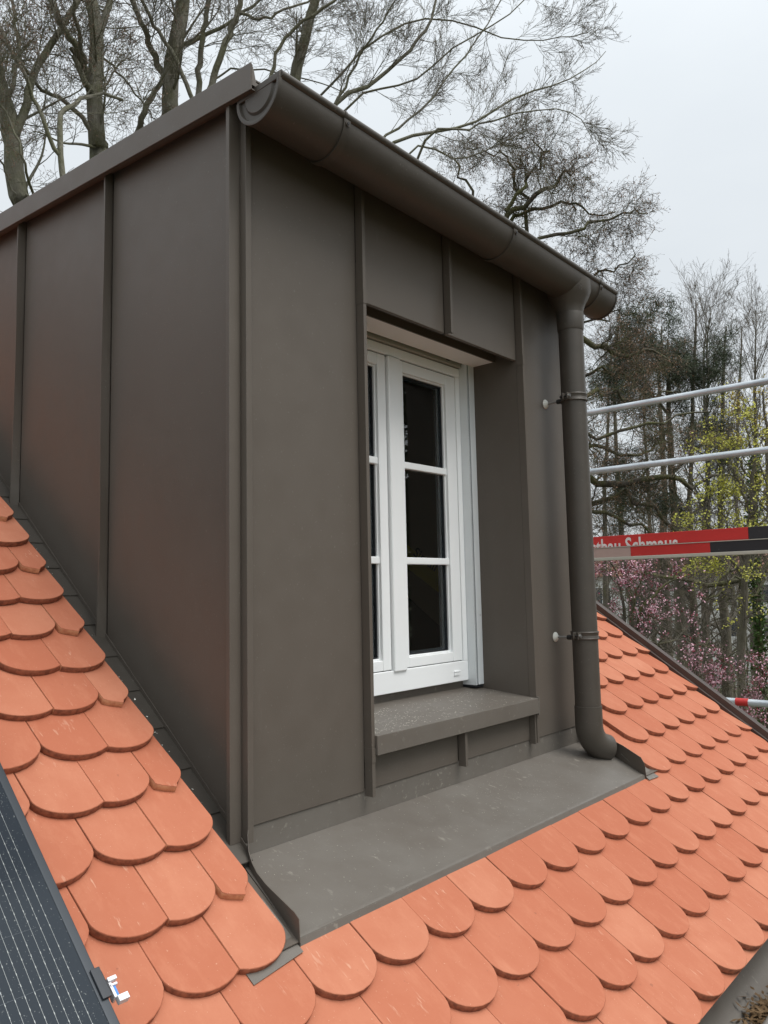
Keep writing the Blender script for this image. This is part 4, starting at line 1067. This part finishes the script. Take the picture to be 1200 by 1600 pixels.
# -- mossy low limb crossing in front of the woods
L, gb = tree_limbs(17.0, [(1290, 1100), (1285, 960), (1280, 880), (1290, 700), (1285, 500)], .20, .10, [
    ([(1280, 900), (1230, 885), (1190, 898, -.1), (1150, 910, -.1), (1110, 912), (1060, 905), (1010, 897), (980, 905)], .075, .035),
    ([(1120, 912), (1140, 890, .3), (1165, 890, .4), (1190, 870, .5), (1215, 862, .6)], .035, .02),
    ([(1150, 910, -.1), (1130, 925, -.4), (1105, 935, -.6), (1080, 930, -.7)], .025, .010),
    ([(1200, 893), (1180, 925, -.3), (1140, 938, -.5), (1120, 960, -.6)], .03, .012),
    ([(1280, 860), (1240, 845), (1205, 850), (1175, 862), (1140, 868)], .05, .02),
    ([(1050, 904), (1046, 880, .3), (1060, 850, .4)], .025, .010)])
bare_tree('oak_tree', 'oak limb coated in moss reaching left below the toe boards', L, gb, 26, oak, [
    dict(n=8, t0=.2, t1=1, ang=55, lr=1, lfix=1.0, m=7, gnarl=.34, up=.0, rr=.40), dict(n=6, t0=.1, t1=1, ang=50, lr=1, lfix=.5, m=5, gnarl=.32, up=0, rr=.5),
    dict(n=5, t0=.1, t1=1, ang=50, lr=1, lfix=.25, m=3, gnarl=.25, up=.0, rr=.6)], wig=.05)
# -- two slender upright trees
def upright(D, px, top, base_v, seed, label, lean=0, r=.12):
    L, gb = tree_limbs(D, [(px+lean*3, base_v), (px+lean*2, 900), (px+lean, 750), (px, 620), (px, top+60), (px+2, top)], r, .008, [])
    return bare_tree('slender_tree', label, L, gb, seed, (M['bark_thin'], M['twig']), [
        dict(n=60, t0=.42, t1=.98, ang=34, lr=.22, m=7, gnarl=.07, up=.07, rr=.34), dict(n=7, t0=.15, t1=1, ang=30, lr=.36, m=5, gnarl=.09, up=.07, rr=.5),
        dict(n=5, t0=.2, t1=1, ang=30, lr=.4, m=3, gnarl=.1, up=.05, rr=.6, lmin=.12)], group='slender trees in the woods', wig=.04, budsize=.02)
upright(26, 1106, 472, 1000, 31, 'tall slender bare tree standing between the pine and the green maple')
upright(28, 1180, 482, 1000, 32, 'slender bare tree rising behind the green maple at the picture edge')
# -- pine
L, gb = tree_limbs(24.0, [(1068, 1080), (1060, 900), (1052, 760), (1046, 640), (1045, 530)], .24, .03, [
    ([(1050, 740), (1090, 700), (1110, 690)], .05, .02), ([(1048, 650), (1000, 600), (970, 610)], .05, .02), ([(1046, 600), (1080, 560), (1090, 565)], .04, .02),
    ([(1046, 560), (1015, 535), (1000, 540)], .04, .02), ([(1056, 780), (1020, 760), (990, 770)], .04, .02)])
bare_tree('pine_tree', 'dark pine with dense needle clumps behind the oak', L, gb, 41, (M['bark_thin'], M['twig_oak']), [
    dict(n=14, t0=.45, t1=1, ang=65, lr=1, lfix=2.0, m=6, gnarl=.2, up=.03, rr=.4), dict(n=8, t0=.2, t1=1, ang=50, lr=1, lfix=.9, m=4, gnarl=.2, up=.04, rr=.5),
    dict(n=6, t0=.2, t1=1, ang=45, lr=1, lfix=.42, m=3, gnarl=.2, up=.05, rr=.6)], leaf=[('needles', M['needle'], 14, .075, .10, .12)])
# -- maple in yellow-green leaf
L, gb = tree_limbs(15.0, [(1162, 1120), (1162, 960), (1170, 850), (1177, 740), (1184, 670)], .10, .02, [
    ([(1160, 900), (1125, 850), (1105, 815)], .035, .01), ([(1152, 860), (1200, 800), (1225, 740)], .035, .01), ([(1172, 800), (1150, 745), (1130, 715)], .03, .01),
    ([(1165, 880), (1140, 830), (1125, 790)], .03, .01), ([(1160, 850), (1190, 760), (1210, 680)], .03, .01),
    ([(1165, 740), (1140, 680), (1150, 645)], .025, .008), ([(1150, 950), (1135, 900), (1120, 880)], .02, .008)])
bare_tree('maple_tree', 'young maple with fresh yellow-green leaves behind the toe boards', L, gb, 42, (M['bark_thin'], M['twig']), [
    dict(n=8, t0=.25, t1=1, ang=50, lr=1, lfix=1.0, m=6, gnarl=.16, up=.04, rr=.4), dict(n=6, t0=.1, t1=1, ang=48, lr=1, lfix=.6, m=4, gnarl=.15, up=.03, rr=.5),
    dict(n=4, t0=.2, t1=1, ang=45, lr=1, lfix=.35, m=3, gnarl=.15, up=.02, rr=.6)], leaf=[('leaves', M['spring'], 9, .024, .04, .7)])
L, gb = tree_limbs(20.0, [(1215, 1080), (1205, 900), (1200, 760), (1196, 660), (1190, 610)], .10, .02, [
    ([(1200, 760), (1170, 690), (1165, 650)], .03, .01), ([(1200, 700), (1180, 660), (1185, 620)], .03, .01), ([(1200, 800), (1150, 740), (1140, 700)], .03, .01)])
bare_tree('maple_tree', 'maple with golden young leaves at the right picture edge', L, gb, 43, (M['bark_thin'], M['twig']), [
    dict(n=7, t0=.5, t1=1, ang=50, lr=1, lfix=1.3, m=5, gnarl=.16, up=.03, rr=.4), dict(n=5, t0=.2, t1=1, ang=45, lr=1, lfix=.7, m=4, gnarl=.15, up=.03, rr=.5),
    dict(n=3, t0=.2, t1=1, ang=45, lr=1, lfix=.35, m=3, gnarl=.15, up=.03, rr=.6)], leaf=[('leaves', M['spring_gold'], 9, .032, .07, .7)])
# -- blossom trees
def blossom(D, px, v0, spreadlimbs, seed, label):
    L, gb = tree_limbs(D, [(px, v0)]+[(px+2, v0-60), (px, v0-110)], .07, .03, spreadlimbs)
    bare_tree('blossom_tree', label, L, gb, seed, (M['bark_oak'], M['twig_oak']), [
        dict(n=6, t0=.2, t1=1, ang=48, lr=1, lfix=.8, m=6, gnarl=.2, up=.02, rr=.4), dict(n=7, t0=.1, t1=1, ang=48, lr=1, lfix=.5, m=4, gnarl=.2, up=.02, rr=.5),
        dict(n=4, t0=.2, t1=1, ang=45, lr=1, lfix=.25, m=3, gnarl=.2, up=.0, rr=.6)],
        leaf=[('blossom', M['pink'], 7, .017, .03, .8), ('young_leaves', M['plum'], 3, .020, .035, .55)])
blossom(12.0, 985, 1120, [([(985, 1060), (950, 980), (915, 900), (890, 860)], .035, .012), ([(985, 1050), (1000, 970), (1030, 920), (1060, 905)], .035, .012), ([(985, 1040), (975, 950), (960, 890), (940, 865)], .03, .01),
    ([(985, 1070), (930, 1010), (890, 960)], .03, .01), ([(988, 1060), (1030, 1010), (1075, 1000), (1085, 1010)], .025, .008), ([(985, 1020), (990, 940), (1010, 885)], .03, .01), ([(988, 1090), (1040, 1060), (1085, 1055)], .02, .008)], 51,
    'pink blossom tree with dark red young leaves behind the roof verge')
blossom(12.0, 1190, 1260, [([(1190, 1200), (1160, 1130), (1130, 1095), (1105, 1075)], .03, .01), ([(1190, 1190), (1200, 1110), (1195, 1060)], .03, .01), ([(1190, 1200), (1230, 1140), (1250, 1100)], .03, .01),
    ([(1190, 1180), (1170, 1100), (1150, 1060)], .02, .008)], 52, 'low pink blossom bush at the lower scaffold tube')
# -- woodland trunks behind, one wrapped in ivy
def wood_trunk(D, pts, r, seed, label, ivy=False, br=16):
    L, gb = tree_limbs(D, pts+[(pts[-1][0]+4, pts[-1][1]-90)], r, .02, [])
    t, lv = bare_tree('woodland_tree', label, L, gb, seed, (M['bark_thin'] if not ivy else M['bark_oak'], M['twig']), [
        dict(n=br*2, t0=.15, t1=1, ang=55, lr=1, lfix=3.2, m=7, gnarl=.16, up=.05, rr=.25), dict(n=7, t0=.1, t1=1, ang=42, lr=1, lfix=1.5, m=5, gnarl=.18, up=.04, rr=.5),
        dict(n=6, t0=.1, t1=1, ang=42, lr=1, lfix=.7, m=3, gnarl=.18, up=.03, rr=.6)], group='trees in the far woods')
    if ivy:
        rng = np.random.default_rng(seed); P = lv[0][0]; sc_ = P.copy()
        v, f = leaves(sc_, 4500, .05, .09, rng, .05, .8); link('ivy', np_mesh('ivy', [(v, f)], False), M['ivy'], t, kind='stuff')
    return t
WT = [(30, [(1044, 1060), (1040, 960), (1036, 880), (1038, 760), (1030, 600)], .30, 'thick grey trunk left of the woods gap below the toe boards'),
      (24, [(1088, 1050), (1084, 960), (1080, 880), (1078, 760), (1085, 560)], .17, 'dark straight trunk in the woods right of the pink blossom'),
      (27, [(1102, 1050), (1100, 960), (1098, 880), (1105, 760), (1100, 600)], .15, 'thin trunk close beside the dark straight trunk'),
      (26, [(1136, 1080), (1132, 960), (1128, 880), (1126, 760), (1130, 600)], .22, 'broad brown trunk with twiggy undergrowth in mid woods'),
      (32, [(1158, 1060), (1156, 960), (1160, 880), (1150, 760), (1155, 600)], .17, 'pale thin trunk in front of the white building'),
      (30, [(985, 1060), (990, 960), (975, 880), (968, 760), (960, 600)], .22, 'trunk showing through the pink blossom'),
      (34, [(945, 1060), (948, 960), (944, 800), (950, 640)], .20, 'far trunk between oak and downpipe'),
      (33, [(1006, 1060), (1010, 960), (1014, 800), (1006, 660)], .18, 'far trunk behind the oak foliage')]
for i, (D, pts, r, lab) in enumerate(WT): wood_trunk(D, pts, r, 60+i, lab)
wood_trunk(22, [(1194, 1150), (1190, 1040), (1184, 960), (1178, 880), (1175, 800)], .13, 71, 'trunk wrapped in dark green ivy right of the white building', True, 10)
# more far bare trees: share meshes, different places and turns
def copy_tree(src, loc, rz, sc_, label):
    c = src.copy(); COL.objects.link(c); c.location = loc; c.rotation_euler = (0, 0, rz); c.scale = (sc_,)*3; c['label'] = label
    for ch in list(src.children): d = ch.copy(); COL.objects.link(d); d.parent = c; d.matrix_parent_inverse = ch.matrix_parent_inverse.copy()
    return c
def root_tree(seed, h=13.0):
    rng = np.random.default_rng(seed); base = Vector((at(1020, 900, 40).x, at(1020, 900, 40).y, GZ))
    ts = [Vector((base.x+rng.normal()*.25*(i > 0), base.y+rng.normal()*.25*(i > 0), GZ+h*i/5)) for i in range(6)]
    P0 = catmull(ts, 15, .04, rng)[None]; R0 = np.linspace(.20, .02, 15)[None]
    l1 = grow(P0, R0, 42, .22, .98, 48, .26, 7, .14, .07, .38, rng); l2 = grow(*l1, 8, .15, 1, 42, .42, 5, .16, .05, .5, rng); l3 = grow(*l2, 6, .15, 1, 40, .42, 3, .16, .04, .6, rng, lmin=.2)
    t = thing('woodland_tree', 'far bare tree behind the oak, nearest the downpipe', 'tree', base, 'trees in the far woods')
    link('trunk', np_mesh('trunk', [tubes(P0, R0, 8)]), M['bark_thin'], t)
    link('branches', np_mesh('branches', [tubes(l1[0], np.maximum(l1[1], .006), 4), tubes(l2[0], np.maximum(l2[1], .005), 3)]), M['bark_thin'], t)
    link('twigs', np_mesh('twigs', [tubes(l3[0], np.maximum(l3[1], .0035), 3)]), M['twig'], t)
    return t
rt = root_tree(90)
far = [(960, 44, 1.2, 'tall far bare tree showing above the upper guard rail beside the downpipe'), (1062, 46, 2.6, 'far bare tree behind the pine'), (1100, 42, 4.0, 'far bare tree left of the white building windows'),
       (1135, 50, 5.1, 'far bare tree in front of the white building'), (1170, 44, .4, 'far bare tree behind the golden maple'), (1215, 40, 3.3, 'far bare tree cut off by the right picture edge'), (930, 50, 2.0, 'far bare tree half hidden by the downpipe')]
for (u_, D, rz, lab) in far:
    p = at(u_, 900, D); copy_tree(rt, (p.x, p.y, GZ), rz, random.uniform(.85, 1.0), lab)
# trees on the garden side, mirrored in the panes
for (x, y, rz, s_) in ((9, -9, 1, 1.0), (13, -14, 2.2, 1.1), (17, -11, 3.5, 1.0), (21, -19, 4.6, 1.2), (12, -20, .5, 1.1), (6, -12, 5.5, .95)):
    copy_tree(rt, (x, y, GZ), rz, s_, 'bare garden tree mirrored in the window panes')

# dense evergreens across the garden, mirrored in the left-hand panes
rng = np.random.default_rng(5); hh = 17.0; base = Vector((7.5, -12.5, GZ))
P0 = catmull([base+Vector((0, 0, hh*i/4)) for i in range(5)], 15, .03, rng)[None]; R0 = np.linspace(.24, .02, 15)[None]
e1 = grow(P0, R0, 150, .08, .99, 85, .26, 6, .08, -.01, .3, rng); e2 = grow(*e1, 7, .15, 1, 45, .40, 3, .12, -.02, .5, rng)
ev = thing('evergreen_tree', 'dense evergreen across the garden, mirrored in the panes', 'tree', base, 'evergreens across the garden')
link('trunk', np_mesh('trunk', [tubes(P0, R0, 7)]), M['bark_thin'], ev); link('branches', np_mesh('branches', [tubes(e1[0], e1[1], 3)]), M['bark_thin'], ev)
link('foliage', np_mesh('foliage', [leaves(np.concatenate([e2[0]]), 14, .16, .16, rng, .0, .35)], False), M['needle'], ev)
for (x, y, rz, s_) in ((13.5, -11.5, 4.2, 1.05), (19, -14, .6, 1.1)):
    copy_tree(ev, (x, y, GZ), rz, s_, 'dense evergreen across the garden, mirrored in the panes')

# undergrowth
rng = np.random.default_rng(77); K = 150
pts = []
for i in range(K):
    u_ = rng.uniform(930, 1260); D = rng.uniform(18, 38); p = at(u_, 1000, D); pts.append((p.x, p.y))
pts = np.array(pts); h = rng.uniform(1.5, 4.5, K); P = np.zeros((K, 5, 3)); P[:, 0, :2] = pts; P[:, 0, 2] = GZ
D_ = norm(np.stack([rng.normal(0, .25, K), rng.normal(0, .25, K), np.ones(K)], 1))
for j in range(4): D_ = norm(D_+rng.normal(size=(K, 3))*.15); P[:, j+1] = P[:, j]+D_*(h/4)[:, None]
R = np.tile(np.linspace(.022, .006, 5), (K, 1)); g1 = grow(P, R, 9, .1, 1, 38, .5, 4, .2, .03, .5, rng); g2 = grow(*g1, 5, .2, 1, 40, .4, 3, .2, .02, .5, rng)
o = link('undergrowth', np_mesh('undergrowth', [tubes(P, R, 4), tubes(g1[0], np.maximum(g1[1], .005), 3), tubes(g2[0], np.maximum(g2[1], .004), 3)]), M['twig'], kind='stuff')
o['label'] = 'twiggy undergrowth between the woodland trunks'
o = link('undergrowth_leaves', np_mesh('undergrowth_leaves', [leaves(g2[0], 2, .05, .06, rng, .1, .6)], False), M['shrub'], kind='stuff'); o['label'] = 'sparse green leaves on the undergrowth'

# ==================================================================== far white building
c0 = at(1010, 950, 58); c1 = at(1420, 950, 52)
d = Vector((c1.x-c0.x, c1.y-c0.y, 0)); Lb = d.length; d.normalize(); nrm = Vector((d.y, -d.x, 0)); 
if nrm.dot(Vector((CAM.x-c0.x, CAM.y-c0.y, 0))) < 0: nrm = -nrm
fb = thing('apartment_building', 'white rendered building with rows of windows seen through the woods', 'building', (c0.x, c0.y, GZ))
Xb = lambda s, t, z: Vector((c0.x, c0.y, 0))+d*s-nrm*t+Vector((0, 0, z))
HB = 8.2
B(-14, Lb, 0, 10, GZ, GZ+HB, X=Xb).build('wall', M['farwall'], fb)
m = MB(); m.prism([Xb(-14.4, -.4, GZ+HB), Xb(-14.4, 10.4, GZ+HB), Xb(-14.4, 5, GZ+HB+3)], d*(Lb+14.8)); m.build('roof', M['farroof'], fb)
B(-14, Lb, -.06, -.005, GZ+2.4, GZ+2.6, X=Xb).build('string_course', M['render'], fb)
s_ = -12.5
while s_ < Lb-2:
    for z in (GZ+.9, GZ+3.6, GZ+6.0):
        f = MB(); f.box(s_, s_+1.3, -.03, .02, z, z+.06, X=Xb).box(s_, s_+1.3, -.03, .02, z+1.34, z+1.4, X=Xb).box(s_, s_+.06, -.03, .02, z+.06, z+1.34, X=Xb).box(s_+1.24, s_+1.3, -.03, .02, z+.06, z+1.34, X=Xb).box(s_+.62, s_+.68, -.03, .02, z+.06, z+1.34, X=Xb)
        wn = f.build('window', M['white'], fb); B(s_+.06, s_+1.24, -.012, -.004, z+.06, z+1.34, X=Xb).build('pane', M['farglass'], wn)
    s_ += 2.9
